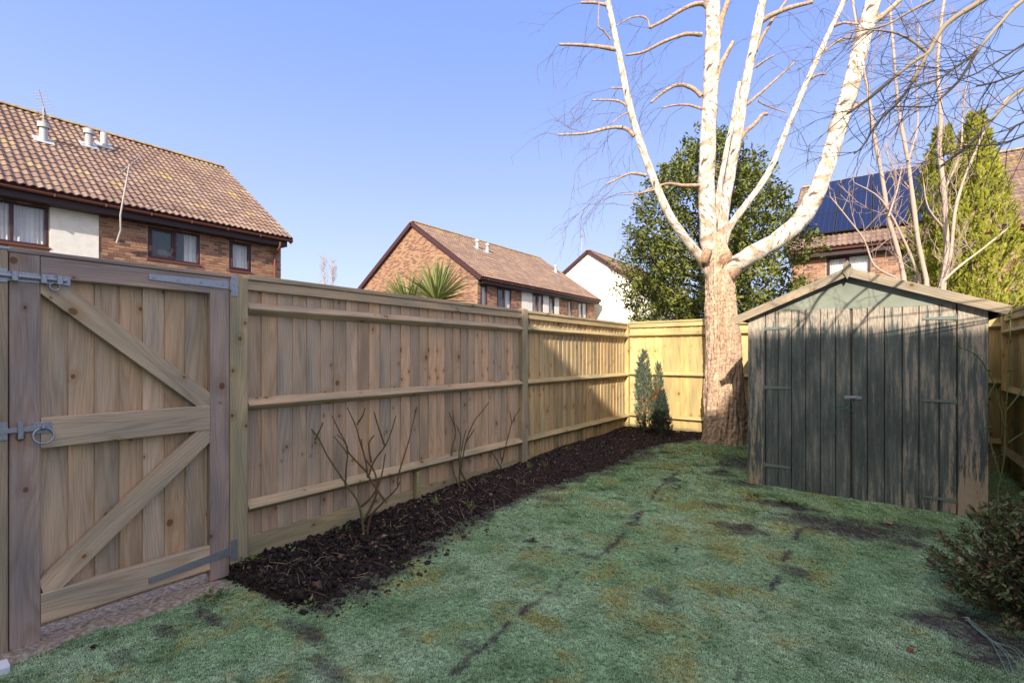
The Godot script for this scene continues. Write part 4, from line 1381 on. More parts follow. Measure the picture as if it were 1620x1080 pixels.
func build_shed() -> void:
	rng.seed = 51
	var zf := -5.33
	var ox := -1.04
	var s := thing("garden_shed", "dark green painted timber shed with double doors and flaking paint", "shed", Vector3(ox, 0.035, zf))
	var w := 1.735
	var top := 1.735
	var xs := []
	for e in [153, 201, 253, 308, 365, 424, 485, 547, 613, 682, 747, 825, 893]:
		xs.append(on_z(1150 + e * 0.4073, 640, zf).x - ox)
	var shell := MB.new()
	shell.col = Color(0.10, 0.11, 0.10)
	shell.box(Vector3(0.0, 0.0, -1.74), Vector3(w, 0.05, -0.03))
	part(s, "floor", shell.mesh(), M.plain)
	# dark framing behind the front boards, so that the joints are grooves
	var fr := MB.new()
	fr.col = Color(0.10, 0.085, 0.07)
	fr.box(Vector3(0.02, 0.02, -0.045), Vector3(w - 0.02, top, -0.004))
	part(s, "framing", fr.mesh(), M.plain)
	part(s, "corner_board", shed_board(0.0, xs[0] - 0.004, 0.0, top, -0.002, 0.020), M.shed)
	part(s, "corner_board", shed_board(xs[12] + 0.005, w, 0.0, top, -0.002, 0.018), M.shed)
	for d in 2:
		var door := Node3D.new()
		door.name = "door"
		s.add_child(door, true)
		for k in 6:
			var i := d * 6 + k
			var x0: float = xs[i] + (0.007 if k == 0 and d == 1 else 0.0012)
			var x1: float = xs[i + 1] - (0.007 if k == 5 and d == 0 else 0.0012)
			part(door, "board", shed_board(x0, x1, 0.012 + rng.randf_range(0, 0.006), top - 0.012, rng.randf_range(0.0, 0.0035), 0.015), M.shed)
		for y in ([1.555, 0.985, 0.23] if d == 0 else [1.60, 0.925, 0.12]):
			var hm := MB.new()
			hm.col = Color(0.15, 0.19, 0.175)
			var hx: float = xs[0] - 0.004 if d == 0 else xs[12] + 0.004
			var dirx := 1.0 if d == 0 else -1.0
			var a := Vector3(hx, y, 0.0195)
			var b := Vector3(hx + dirx * 0.215, y + rng.randf_range(-0.006, 0.006), 0.0195)
			var ua := Vector3(0, 0.016, 0)
			var ub := Vector3(0, 0.008, 0)
			var o := Vector3(0, 0, 0.004)
			if dirx > 0: hm.quad(a - ua + o, b - ub + o, b + ub + o, a + ua + o)
			else: hm.quad(b - ub + o, a - ua + o, a + ua + o, b + ub + o)
			hm.quad(a + ua + o, b + ub + o, b + ub, a + ua); hm.quad(a - ua, b - ub, b - ub + o, a - ua + o)
			hm.box(Vector3(hx - 0.012, y - 0.028, 0.0195), Vector3(hx - 0.001, y + 0.028, 0.0225), 0.001)
			part(door, "hinge", hm.mesh(), M.plain)
	# hasp on the meeting doors
	var ha := MB.new()
	ha.box(Vector3(xs[6] - 0.052, 0.905, 0.020), Vector3(xs[6] + 0.075, 0.935, 0.024), 0.001)
	ha.box(Vector3(xs[6] - 0.012, 0.911, 0.024), Vector3(xs[6] + 0.035, 0.930, 0.036), 0.003)
	part(s, "hasp", ha.mesh(), M.zinc)
	# twine caught on the hasp
	var tw := MB.new()
	tw.col = Color(0.10, 0.30, 0.26)
	tw.tube(curve([Vector3(xs[6] - 0.01, 0.91, 0.03), Vector3(xs[6] - 0.03, 0.83, 0.026), Vector3(xs[6] - 0.10, 0.80, 0.024), Vector3(xs[6] - 0.13, 0.70, 0.024), Vector3(xs[6] - 0.115, 0.58, 0.024)], 5), taper(21, 0.0018, 0.0015), 5)
	tw.tube(curve([Vector3(xs[6] + 0.0, 0.91, 0.03), Vector3(xs[6] + 0.015, 0.80, 0.026), Vector3(xs[6] - 0.05, 0.84, 0.024), Vector3(xs[6] - 0.15, 0.86, 0.024), Vector3(xs[6] - 0.17, 0.93, 0.024)], 5), taper(21, 0.0018, 0.0015), 5)
	part(s, "twine", tw.mesh(), M.plain)
	# side and rear walls
	var sw := MB.new()
	sw.col = Color(0.10, 0.13, 0.12)
	sw.box(Vector3(0.004, 0.0, -1.74), Vector3(0.03, 1.68, -0.046)); sw.box(Vector3(w - 0.03, 0.0, -1.74), Vector3(w - 0.004, 1.68, -0.046))
	sw.box(Vector3(0.03, 0.0, -1.74), Vector3(w - 0.03, 1.70, -1.71))
	part(s, "wall", sw.mesh(), M.plain)
	# gable sheet
	var cx := w / 2 - 0.045
	var g := MB.new()
	g.col = Color(0.30, 0.335, 0.285)
	var y1 := 2.035
	var n := 16
	for k in n:
		var xa := lerpf(0.02, w - 0.02, float(k) / n)
		var xb := lerpf(0.02, w - 0.02, float(k + 1) / n)
		var ya := lerpf(y1, 1.71, absf(xa - cx) / cx)
		var yb := lerpf(y1, 1.71, absf(xb - cx) / cx)
		var la := 1.715 + 0.008 * sin(xa * 4.0)
		var lb := 1.715 + 0.008 * sin(xb * 4.0)
		var z := 0.018
		g.quad(Vector3(xa, la, z), Vector3(xb, lb, z), Vector3(xb, maxf(yb, lb), z), Vector3(xa, maxf(ya, la), z))
		g.quad(Vector3(xa, la, z - 0.01), Vector3(xb, lb, z - 0.01), Vector3(xb, lb, z), Vector3(xa, la, z))
	part(s, "gable_sheet", g.mesh(), tri_planar(mat(Color.WHITE, 0.7, M.smear), 0.7))
	var gw := MB.new()
	gw.col = Color(0.10, 0.13, 0.12)
	gw.quad(Vector3(0.02, 1.70, -1.73), Vector3(w - 0.02, 1.70, -1.73), Vector3(cx, y1, -1.73), Vector3(cx, y1, -1.73))
	part(s, "rear_gable", gw.mesh(), M.plain)
	# roof, bargeboards, finial
	var rl := Vector3(-0.10, 1.665, 0.075)
	var rr := Vector3(w + 0.09, 1.665, 0.075)
	var rp := Vector3(cx, 2.055, 0.075)
	var dz := Vector3(0, 0, -1.90)
	part(s, "roof_felt", slab(rl, rp, rp + dz, rl + dz, Vector3(0, -0.018, 0)), M.felt)
	part(s, "roof_felt", slab(rp, rr, rr + dz, rp + dz, Vector3(0, -0.018, 0)), M.felt)
	for e in [[rl, rp], [rp, rr]]:
		var b := MB.new()
		b.col = Color(0.47, 0.40, 0.31)
		var a: Vector3 = e[0] + Vector3(0, -0.022, 0.012)
		var q: Vector3 = e[1] + Vector3(0, -0.022, 0.012)
		var d := (q - a).normalized()
		b.bar(a - d * 0.02, q + d * (0.0 if e[0] == rl else 0.015), Vector3(0, 1, 0), 0.076, 0.018, 0.003, WU, WV, Vector2(rng.randf(), rng.randf()))
		part(s, "bargeboard", b.mesh(), M.wood)
	var fi := MB.new()
	fi.col = Color(0.36, 0.32, 0.25)
	var fp := PackedVector2Array([Vector2(-0.034, 0.0), Vector2(0, -0.07), Vector2(0.034, 0.0), Vector2(0.030, 0.055), Vector2(0, 0.10), Vector2(-0.030, 0.055)])
	fi.extrude(fp, 0.018, Transform3D(Basis(), Vector3(cx, 2.035, 0.097)), WU, WV)
	part(s, "finial", fi.mesh(), M.wood)
	var eb := MB.new()
	eb.col = Color(0.42, 0.36, 0.27)
	eb.box(Vector3(w + 0.06, 1.60, -1.7), Vector3(w + 0.085, 1.66, 0.085), 0.003, WU, WV)
	part(s, "eaves_board", eb.mesh(), M.wood)

# ---------- birch ----------
func limb_pts(px: Array, depth: float, dd := 0.0) -> Array:
	var out := []
	for k in px.size():
		out.append(at(px[k][0], px[k][1], depth + dd * k / maxf(px.size() - 1, 1)))
	return out

# fine wandering twigs, drooping by g
func twig(m: MB, p: Vector3, dir: Vector3, l: float, r: float, level: int, g: float, wander := 0.35) -> void:
	var n := maxi(3, int(l / 0.07))
	var pts := PackedVector3Array([p])
	var d := dir.normalized()
	var q := p
	for k in n:
		d = (d + rvec() * wander * 0.5 + Vector3.DOWN * g / n).normalized()
		q += d * l / n
		pts.append(q)
		if level > 0 and k > 0 and rng.randf() < 0.55:
			twig(m, q, (d + rvec() * 0.9).normalized(), l * rng.randf_range(0.3, 0.6), r * 0.7, level - 1, g, wander)
	m.tube(pts, taper(n + 1, r, r * 0.45), 4)

func build_birch() -> void:
	rng.seed = 61
	var base := at(1147, 712, 6.36)
	base.y = ground_h(base.x, base.z) - 0.05
	var t := thing("birch_tree", "silver birch with rough lower trunk and five pale pruned limbs", "tree", base)
	var inv := Transform3D(Basis(), -base)
	# trunk: rings with ridges and furrows that twist upwards
	var rows := [[726, 1148, 50], [710, 1148, 42], [690, 1147, 36.5], [660, 1147, 33], [620, 1146, 30.5], [560, 1145, 27.5], [500, 1142, 24.5], [465, 1140, 22.5], [440, 1139, 22.5], [415, 1138, 23], [395, 1134, 19], [370, 1130, 15]]
	var m := MB.new()
	var seg := 132
	var ctr := []
	var rad := []
	for r in rows:
		ctr.append(at(r[1], r[0], 6.36)); rad.append(r[2] * 6.36 / F)
	var cc := curve(ctr, 15)
	var rings := cc.size()
	for k in rings:
		var f := float(k) / 15.0
		var i := mini(int(f), rad.size() - 2)
		var r := lerpf(rad[i], rad[i + 1], f - i)
		var y := cc[k].y
		for j in seg + 1:
			var a := TAU * j / seg
			var tw := a + y * 0.45
			var qx := cos(tw)
			var qz := sin(tw)
			var n1 := nz.get_noise_3d(qx * 3.4, y * 0.75, qz * 3.4)
			var n2 := nz.get_noise_3d(qx * 8.0 + 9.0, y * 2.4, qz * 8.0)
			var fine := nz.get_noise_3d(qx * 13.0, y * 5.0, qz * 13.0)
			var flute := cos(a * 5.0 + 1.0 + y * 0.8) * smoothstep(0.95, 0.0, y)
			var rr := r - 0.022 + 0.05 * absf(n1) - 0.040 * exp(-n1 * n1 * 90.0) - 0.020 * exp(-n2 * n2 * 60.0) + 0.004 * fine + 0.035 * flute
			var d := Vector3(cos(a), 0, sin(a))
			m.col = Color(0.56, 0.485, 0.43).lerp(Color(0.68, 0.62, 0.56), clampf(0.5 + nz.get_noise_3d(qx * 2.0, y * 2.0, qz * 2.0), 0, 1)).lerp(Color(0.80, 0.73, 0.66), clampf((y - 1.85) * 1.3 + 1.5 * nz.get_noise_3d(qx * 3.0 + 5.0, y * 3.0, qz * 3.0), 0, 1))
			m.put(cc[k] + d * rr, d, Vector2(float(j) / seg, y))
	for k in rings - 1:
		for j in seg:
			var a := k * (seg + 1) + j
			var b := a + seg + 1
			m.ix.append_array(PackedInt32Array([a, a + 1, b, a + 1, b + 1, b]))
	var st := SurfaceTool.new()
	st.create_from(m.mesh(), 0)
	st.generate_normals()
	part(t, "trunk", st.commit(), M.bark, inv)
	# pale limbs: pixels, depth, widths in pixels at both ends
	var limbs := [
		[[[1133, 455], [1112, 412], [1085, 378], [1058, 338], [1035, 285], [1012, 222], [996, 165], [984, 108], [972, 50], [958, -20], [950, -70]], 6.15, 18, 9],
		[[[1132, 450], [1122, 380], [1118, 300], [1120, 220], [1125, 140], [1128, 60], [1128, -20], [1130, -90]], 6.30, 31, 25],
		[[[1140, 440], [1143, 360], [1155, 280], [1168, 210], [1181, 130], [1194, 65], [1206, 5], [1218, -60]], 6.12, 20, 13],
		[[[1140, 430], [1152, 365], [1185, 318], [1218, 270], [1245, 205], [1268, 150], [1300, 78], [1336, 0], [1362, -60]], 6.35, 13, 8],
		[[[1140, 455], [1158, 425], [1195, 400], [1240, 372], [1275, 335], [1300, 285], [1322, 215], [1345, 140], [1362, 75], [1382, 0], [1400, -70]], 6.05, 33, 26],
		[[[1136, 400], [1136, 320], [1148, 245], [1160, 190], [1170, 130]], 6.45, 11, 7]]
	for e in limbs:
		var lm := MB.new()
		var raw := []
		for k in e[0].size(): raw.append(at(e[0][k][0], e[0][k][1], lerpf(6.36, e[1], minf(k / 3.0, 1.0))))
		var pts := curve(raw, 5)
		lm.tube(pts, taper(pts.size(), e[2] * 0.45 * e[1] / F, e[3] * 0.43 * e[1] / F, 0.75), 18, 1.0, 1.0 / 1.2, nz, 0.22, 7.0)
		for k in pts.size():   # the skin is rougher and tan near the fork
			var q := Color(0.66, 0.56, 0.48).lerp(Color(0.90, 0.89, 0.88), clampf(float(k) / pts.size() * 3.6 + 0.35 * nz.get_noise_1d(k * 0.4), 0, 1))
			for j in 19: lm.c[k * 19 + j] = q
		part(t, "limb", lm.mesh(), M.birch, inv)
	# collar of torn bark below the right limb
	for e in [[1160, 432, 0.10], [1116, 408, 0.055], [1148, 412, 0.07]]:
		var bm := MB.new()
		bm.col = Color(0.52, 0.42, 0.34)
		var c := at(e[0], e[1], 6.26)
		bm.tube(curve([c + Vector3(-0.05, -0.07, -0.02), c + Vector3(0.0, -0.02, 0.05), c + Vector3(0.03, 0.05, 0.04), c + Vector3(0.02, 0.10, -0.02)], 4), PackedFloat32Array([0.02, 0.04, 0.055, 0.065, 0.07, 0.07, 0.068, 0.06, 0.055, 0.048, 0.04, 0.03, 0.015]), 14, 1, 1, nz, 0.7, 14.0)
		part(t, "burr", bm.mesh(), M.bark, inv)
	# side branches, cut back: pixels, width at start and end
	var branches := [
		[[[1003, 215], [990, 203], [965, 202], [925, 211], [882, 213]], 8, 4], [[[975, 78], [950, 74], [920, 71], [885, 70]], 8, 5], [[[996, 170], [980, 160], [958, 158], [938, 158]], 5, 3], [[[990, 142], [982, 139], [967, 139]], 4, 3],
		[[[1022, 277], [1000, 274], [985, 279], [960, 291]], 6, 3], [[[960, 8], [940, 4], [919, 4]], 6, 5], [[[994, 178], [985, 182], [968, 195]], 3, 2], [[[966, 62], [955, 48], [947, 40], [948, 0]], 4, 2],
		[[[1110, 152], [1095, 139], [1075, 134], [1055, 142], [1030, 162]], 9, 5], [[[1110, 55], [1085, 54], [1050, 66], [1018, 82], [990, 87]], 8, 4], [[[1122, 15], [1110, 5], [1085, 12], [1055, 30], [1028, 44]], 10, 6], [[[1028, 44], [1022, 28], [1000, 27], [976, 40]], 4, 2], [[[1110, 172], [1090, 166], [1070, 166], [1050, 170]], 5, 3],
		[[[1108, 293], [1080, 293], [1058, 290], [1042, 294]], 7, 5], [[[1040, 294], [1022, 302], [1008, 310], [996, 325]], 4, 2], [[[1035, 300], [1015, 305], [985, 308]], 4, 2],
		[[[1122, 190], [1126, 160], [1138, 110], [1150, 85], [1160, 66]], 12, 8], [[[1135, 62], [1142, 30], [1152, 0], [1158, -30]], 12, 9],
		[[[1178, 168], [1200, 150], [1225, 128], [1245, 110], [1258, 97]], 6, 3], [[[1170, 222], [1180, 208], [1195, 195], [1206, 182], [1214, 180]], 9, 7], [[[1204, 34], [1220, 24], [1250, 12], [1286, 3]], 10, 7], [[[1196, 80], [1208, 55], [1225, 28], [1248, -4]], 7, 5], [[[1200, 160], [1215, 168], [1245, 178]], 3, 2], [[[1196, 106], [1210, 96], [1226, 87]], 5, 3],
		[[[1282, 124], [1295, 118], [1306, 117]], 6, 4], [[[1304, 80], [1325, 66], [1350, 60]], 5, 3], [[[1300, 85], [1330, 62], [1358, 60]], 4, 3], [[[1318, 42], [1335, 36], [1358, 38]], 6, 4], [[[1362, 68], [1380, 38], [1402, 20], [1425, 0]], 16, 8], [[[1338, 180], [1356, 166], [1380, 152], [1400, 137]], 7, 4]]
	for e in branches:
		var bm := MB.new()
		var dep := 6.2
		var best := 1e9
		for lb in limbs:
			for q in lb[0].size() - 1:
				for u in 5:
					var mx: float = lerpf(lb[0][q][0], lb[0][q + 1][0], u / 5.0) - e[0][0][0]
					var my: float = lerpf(lb[0][q][1], lb[0][q + 1][1], u / 5.0) - e[0][0][1]
					if mx * mx + my * my < best:
						best = mx * mx + my * my
						dep = lb[1]
		var pts := curve(limb_pts(e[0], dep, rng.randf_range(-0.3, 0.2)), 4)
		bm.col = Color(0.60, 0.53, 0.48) if e[1] < 12 else Color(0.68, 0.60, 0.53)
		bm.tube(pts, taper(pts.size(), e[1] * 0.42 * 6.2 / F, e[2] * 0.36 * 6.2 / F), 9, 1, 1, nz, 0.3, 18.0)
		part(t, "branch", bm.mesh(), M.bark, inv)
	var tm := MB.new()
	tm.col = Color(0.16, 0.11, 0.10)
	for e in branches:
		var pts: Array = e[0]
		for k in range(1, pts.size()):
			if rng.randf() < (0.85 if pts[k][0] < 1130 else 0.5):
				var p := at(pts[k][0], pts[k][1], 6.2)
				twig(tm, p, Vector3(-0.5 if pts[k][0] < 1110 else 0.4, rng.randf_range(-0.5, 0.4), rng.randf_range(-0.3, 0.3)), rng.randf_range(0.35, 0.85), 0.0032, 2, rng.randf_range(0.3, 1.3), 0.5)
	for e in [[905, 255], [940, 300], [1075, 100], [1000, 130], [1190, 120], [1230, 150], [1210, 60]]:
		twig(tm, at(e[0] + 40, e[1] - 15, 6.2), Vector3(-1, -0.3, 0.1), 0.7, 0.003, 2, 0.8, 0.6)
	part(t, "twigs", tm.mesh(), M.twig, inv).set_meta("kind", "stuff")

# ---------- foliage ----------
func profile_r(profile: Array, f: float) -> float:
	for k in profile.size() - 1:
		if f >= profile[k][0] and f <= profile[k + 1][0]:
			return lerpf(profile[k][1], profile[k + 1][1], (f - profile[k][0]) / (profile[k + 1][0] - profile[k][0]))
	return 0.0

func broad_crown(profile: Array, clumps: int, per: int, leaf_l: float, leaf_w: float, dark: Color, light: Color, sd: int, spread := 0.17) -> MB:
	rng.seed = sd
	var m := MB.new()
	var y0: float = profile[0][0]
	var y1: float = profile[-1][0]
	var made := 0
	var tries := 0
	while made < clumps and tries < clumps * 30:
		tries += 1
		var y := rng.randf_range(y0, y1)
		var r := profile_r(profile, y)
		if rng.randf() > r / 1.9 + 0.08: continue
		var a := rng.randf() * TAU
		var f := pow(rng.randf(), 0.38)
		var bump := 1.0 + 0.30 * nz.get_noise_3d(cos(a) * 1.6 + sd, y * 0.9, sin(a) * 1.6) + 0.10 * nz.get_noise_3d(cos(a) * 5.0, y * 3.0 + sd, sin(a) * 5.0)
		var p := Vector3(cos(a) * r * f * bump, y, sin(a) * r * f * bump)
		if nz.get_noise_3d(p.x * 2.6 + 30.0, p.y * 2.6, p.z * 2.6) < -0.22: continue
		made += 1
		var out := Vector3(cos(a), rng.randf_range(0.1, 1.0), sin(a)).normalized()
		var age := rng.randf()
		var shoot := out * spread * 1.6
		for k in per:
			var s := rng.randf()
			var q := p + shoot * s + rvec() * spread * (0.35 + 0.5 * (1.0 - s))
			var d := (out * 0.6 + rvec()).normalized()
			var up := (Vector3.UP * 0.7 + out * 0.5 + rvec() * 0.6).normalized()
			var c := dark.lerp(light, clampf(age * 0.55 + rng.randf() * 0.55, 0, 1))
			m.col = c
			var z := rng.randf_range(0.7, 1.2)
			m.leaf(q, d, up, leaf_l * z, leaf_w * z)
	return m

func conifer_crown(profile: Array, plumes: int, per: int, leaf_l: float, leaf_w: float, dark: Color, light: Color, sd: int, size: float, lean := Vector3.ZERO, upward := 1.1) -> MB:
	rng.seed = sd
	var m := MB.new()
	var y0: float = profile[0][0]
	var y1: float = profile[-1][0]
	for i in plumes:
		var y := lerpf(y0, y1, rng.randf())
		var r := profile_r(profile, y)
		var a := rng.randf() * TAU
		var bump := 1.0 + 0.22 * nz.get_noise_3d(cos(a) * 2.2 + sd, y * 1.4, sin(a) * 2.2)
		var f := 0.55 + 0.45 * pow(rng.randf(), 0.5)
		var p := Vector3(cos(a) * r * f * bump, y, sin(a) * r * f * bump) + lean * (y - y0)
		var out := Vector3(cos(a), 0, sin(a))
		var dir := (out + Vector3.UP * upward + rvec() * 0.35).normalized()
		var side := dir.cross(out + rvec() * 0.7).normalized()
		var age := rng.randf()
		for k in per:
			var s := rng.randf()
			var sg := -1.0 if k % 2 == 0 else 1.0
			m.col = dark.lerp(light, clampf(0.4 * age + 0.6 * rng.randf(), 0, 1))
			var d := (dir + side * sg * rng.randf_range(0.2, 0.9) + rvec() * 0.25).normalized()
			m.leaf(p + dir * size * s + side * sg * size * 0.12 * (1.0 - s), d, (out + rvec() * 0.6).normalized(), leaf_l * rng.randf_range(0.7, 1.2), leaf_w, 0.1)
	return m

func build_trees() -> void:
	# broad evergreen behind the back fence
	var b := at(1122, 562, 9.3)
	b.y = 0.0
	var t := thing("evergreen_tree", "glossy dark evergreen tree standing behind the birch", "tree", b)
	var tk := MB.new()
	tk.col = Color(0.12, 0.09, 0.07)
	tk.tube(PackedVector3Array([Vector3(0, -0.1, 0), Vector3(0.03, 1.5, 0), Vector3(0, 3.2, 0.05), Vector3(0.02, 5.0, 0)]), PackedFloat32Array([0.14, 0.11, 0.07, 0.02]), 10)
	rng.seed = 71
	for k in 40:
		var y := rng.randf_range(1.2, 4.6)
		var a := rng.randf() * TAU
		var l := 0.75 * profile_r([[0.8, 0.8], [2.2, 1.6], [3.3, 1.7], [4.4, 1.1], [5.5, 0.1]], y)
		tk.tube(PackedVector3Array([Vector3(0, y, 0), Vector3(cos(a) * l * 0.5, y + 0.2, sin(a) * l * 0.5), Vector3(cos(a) * l, y + 0.55, sin(a) * l)]), PackedFloat32Array([0.03, 0.02, 0.006]), 5)
	part(t, "trunk", tk.mesh(), M.twig)
	part(t, "crown", broad_crown([[0.9, 0.8], [1.7, 1.3], [2.5, 1.5], [3.2, 1.55], [3.85, 1.36], [4.4, 1.02], [4.9, 0.62], [5.3, 0.27], [5.5, 0.06]], 1500, 28, 0.088, 0.040, Color(0.115, 0.140, 0.034), Color(0.175, 0.19, 0.045), 72).mesh(), M.leaf)
	# tall yellow-green conifer to the right, two leaders
	var c := at(1532, 562, 8.2)
	c.y = 0.0
	var t2 := thing("conifer_tree", "tall yellow green conifer with two pointed tops", "tree", c)
	var ck := MB.new()
	ck.col = Color(0.10, 0.07, 0.05)
	ck.tube(PackedVector3Array([Vector3(0, -0.1, 0), Vector3(0, 4.9, 0)]), PackedFloat32Array([0.10, 0.02]), 8)
	part(t2, "trunk", ck.mesh(), M.twig)
	var cr := conifer_crown([[0.3, 0.66], [1.6, 0.70], [2.8, 0.62], [3.8, 0.44], [4.6, 0.22], [5.28, 0.02]], 2600, 26, 0.062, 0.020, Color(0.24, 0.26, 0.04), Color(0.40, 0.40, 0.06), 73, 0.13, Vector3(0.02, 0, -0.01), 1.7)
	var cr2 := conifer_crown([[1.5, 0.45], [3.2, 0.46], [4.2, 0.30], [5.1, 0.02]], 1100, 26, 0.062, 0.020, Color(0.24, 0.26, 0.04), Color(0.38, 0.39, 0.06), 74, 0.13, Vector3.ZERO, 1.7)
	cr.add(cr2, Transform3D(Basis(), RGT * -0.34 + FWD * 0.1))
	part(t2, "crown", cr.mesh(), M.matte_leaf)
	# bare many-stemmed tree behind the shed
	rng.seed = 75
	var sb := at(1470, 562, 7.4)
	sb.y = 0.0
	var t3 := thing("bare_tree", "bare many stemmed pale tree rising behind the shed", "tree", sb)
	var inv := Transform3D(Basis(), -sb)
	var tw := MB.new()
	tw.col = Color(0.42, 0.32, 0.28)
	for e in [[[[1430, 437], [1421, 396], [1406, 343], [1396, 280], [1384, 217], [1377, 170], [1366, 100], [1352, 20], [1345, -40]], 12, 5], [[[1466, 443], [1453, 380], [1443, 302], [1437, 254], [1428, 207], [1421, 160], [1415, 90], [1408, 10]], 12, 5], [[[1488, 450], [1498, 412], [1497, 365], [1494, 302], [1487, 239], [1489, 180], [1484, 110], [1490, 30], [1500, -30]], 14, 6],
			[[[1420, 440], [1384, 420], [1368, 380], [1340, 343], [1314, 311]], 6, 2], [[[1495, 440], [1505, 400], [1515, 317], [1547, 232], [1565, 195], [1598, 150]], 9, 3], [[[1492, 445], [1520, 420], [1552, 396], [1595, 361]], 8, 3], [[[1455, 440], [1434, 387], [1396, 317], [1352, 289]], 8, 2], [[[1437, 254], [1452, 200], [1450, 130], [1456, 40]], 5, 2], [[[1406, 343], [1420, 300], [1428, 262]], 5, 2], [[[1443, 302], [1410, 260], [1402, 225]], 4, 2], [[[1498, 365], [1470, 330], [1462, 290]], 5, 2], [[[1494, 302], [1520, 240], [1524, 170], [1540, 80]], 5, 2]]:
		var m := MB.new()
		var d := 7.4 + rng.randf_range(-0.25, 0.25)
		var pts := curve(limb_pts(e[0], d), 4)
		if e[0][0][1] > 430: pts.insert(0, Vector3(sb.x + (pts[0].x - sb.x) * 0.5, 0.0, sb.z + (pts[0].z - sb.z) * 0.5))
		m.col = Color(0.46, 0.37, 0.32)
		m.tube(pts, taper(pts.size(), e[1] * 0.31 * d / F, e[2] * 0.34 * d / F), 8, 1, 1, nz, 0.35, 9.0)
		part(t3, "stem", m.mesh(), M.twig, inv)
		for k in range(2, pts.size()):
			if rng.randf() < 0.65 and pts[k].y > 2.2:
				twig(tw, pts[k], (rvec() * 0.7 + Vector3.UP * 0.9), rng.randf_range(0.25, 0.7), 0.006, 2, -0.5, 0.3)
	part(t3, "twigs", tw.mesh(), M.twig, inv).set_meta("kind", "stuff")
	# overhanging tree on the right, its trunk beyond the frame
	rng.seed = 76
	var ob := Vector3(2.7, 0, -3.2)
	var t4 := thing("overhanging_tree", "bare dark twigged tree reaching over from the right", "tree", ob)
	var oin := Transform3D(Basis(), -ob)
	var om := MB.new()
	om.col = Color(0.20, 0.17, 0.13)
	var fork := Vector3(2.45, 2.6, -3.3)
	om.tube(curve([Vector3(2.7, -0.1, -3.2), Vector3(2.6, 1.2, -3.2), fork, Vector3(2.5, 4.2, -3.4), Vector3(2.3, 5.6, -3.5)], 4), taper(17, 0.13, 0.05), 12, 1, 1, nz, 0.2, 8.0)
	part(t4, "trunk", om.mesh(), M.twig, oin)
	var tw2 := MB.new()
	tw2.col = Color(0.15, 0.12, 0.115)
	for e in [[[[1700, -95], [1620, -40], [1555, 0], [1500, 36], [1478, 67], [1468, 84], [1444, 99], [1377, 154], [1341, 180]], 9, 4, 2.45], [[[1720, -60], [1620, 0], [1584, 36], [1555, 70], [1545, 84], [1517, 103], [1485, 125], [1440, 140]], 6, 2, 2.25], [[[1545, 84], [1517, 128], [1488, 156], [1473, 168], [1415, 168]], 4, 2, 2.25], [[[1468, 84], [1454, 111], [1435, 144], [1415, 168], [1389, 193], [1367, 229], [1352, 243]], 5, 2, 2.45],
			[[[1700, 90], [1620, 140], [1589, 166], [1555, 207], [1529, 233], [1490, 262]], 7, 3, 2.55], [[[1690, 30], [1620, 70], [1572, 101], [1541, 118]], 4, 2, 2.15], [[[1690, 80], [1620, 112], [1580, 128], [1545, 136]], 4, 2, 2.15], [[[1690, -120], [1600, -60], [1500, -12], [1440, 18], [1400, 40], [1340, 52]], 6, 2, 2.65], [[[1468, 84], [1440, 62], [1410, 50], [1378, 47]], 4, 2, 2.45], [[[1690, 190], [1620, 215], [1580, 228], [1530, 230]], 4, 2, 2.35], [[[1690, 140], [1625, 190], [1600, 205], [1575, 250]], 4, 2, 2.25]]:
		var m := MB.new()
		var d: float = e[3]
		var pts := curve(limb_pts(e[0], d), 4)
		if e[0][0][0] > 1650:
			pts.insert(0, fork.lerp(pts[0], 0.5) + Vector3(0, 0.15, 0)); pts.insert(0, fork + Vector3(0, rng.randf_range(0.0, 1.2), 0))
		m.col = Color(0.24, 0.20, 0.165).lerp(Color(0.40, 0.34, 0.19), rng.randf() * 0.5)
		m.tube(pts, taper(pts.size(), e[1] * 0.58 * d / F, e[2] * 0.5 * d / F), 7, 1, 1, nz, 0.25, 20.0)
		part(t4, "branch", m.mesh(), M.twig, oin)
		for k in range(3, pts.size()):
			for j in 2:
				if rng.randf() < 0.5:
					twig(tw2, pts[k], (Vector3(-0.6, rng.randf_range(-0.5, 0.6), rng.randf_range(-0.8, 0.4)) + rvec() * 0.6), rng.randf_range(0.12, 0.38), 0.0021, 2, 0.1, 0.55)
	part(t4, "twigs", tw2.mesh(), M.twig, oin).set_meta("kind", "stuff")
	# spiky palm behind the left fence
	rng.seed = 77
	var pb := at(690, 562, 8.3)
	pb.y = 0.0
	var t5 := thing("spiky_palm", "spiky green palm showing above the left fence", "palm", pb)
	var pk := MB.new()
	pk.col = Color(0.22, 0.17, 0.12)
	pk.tube(PackedVector3Array([Vector3(0, -0.1, 0), Vector3(0.02, 1.2, 0), Vector3(0, 2.2, 0.03)]), PackedFloat32Array([0.10, 0.08, 0.08]), 10)
	part(t5, "trunk", pk.mesh(), M.bark)
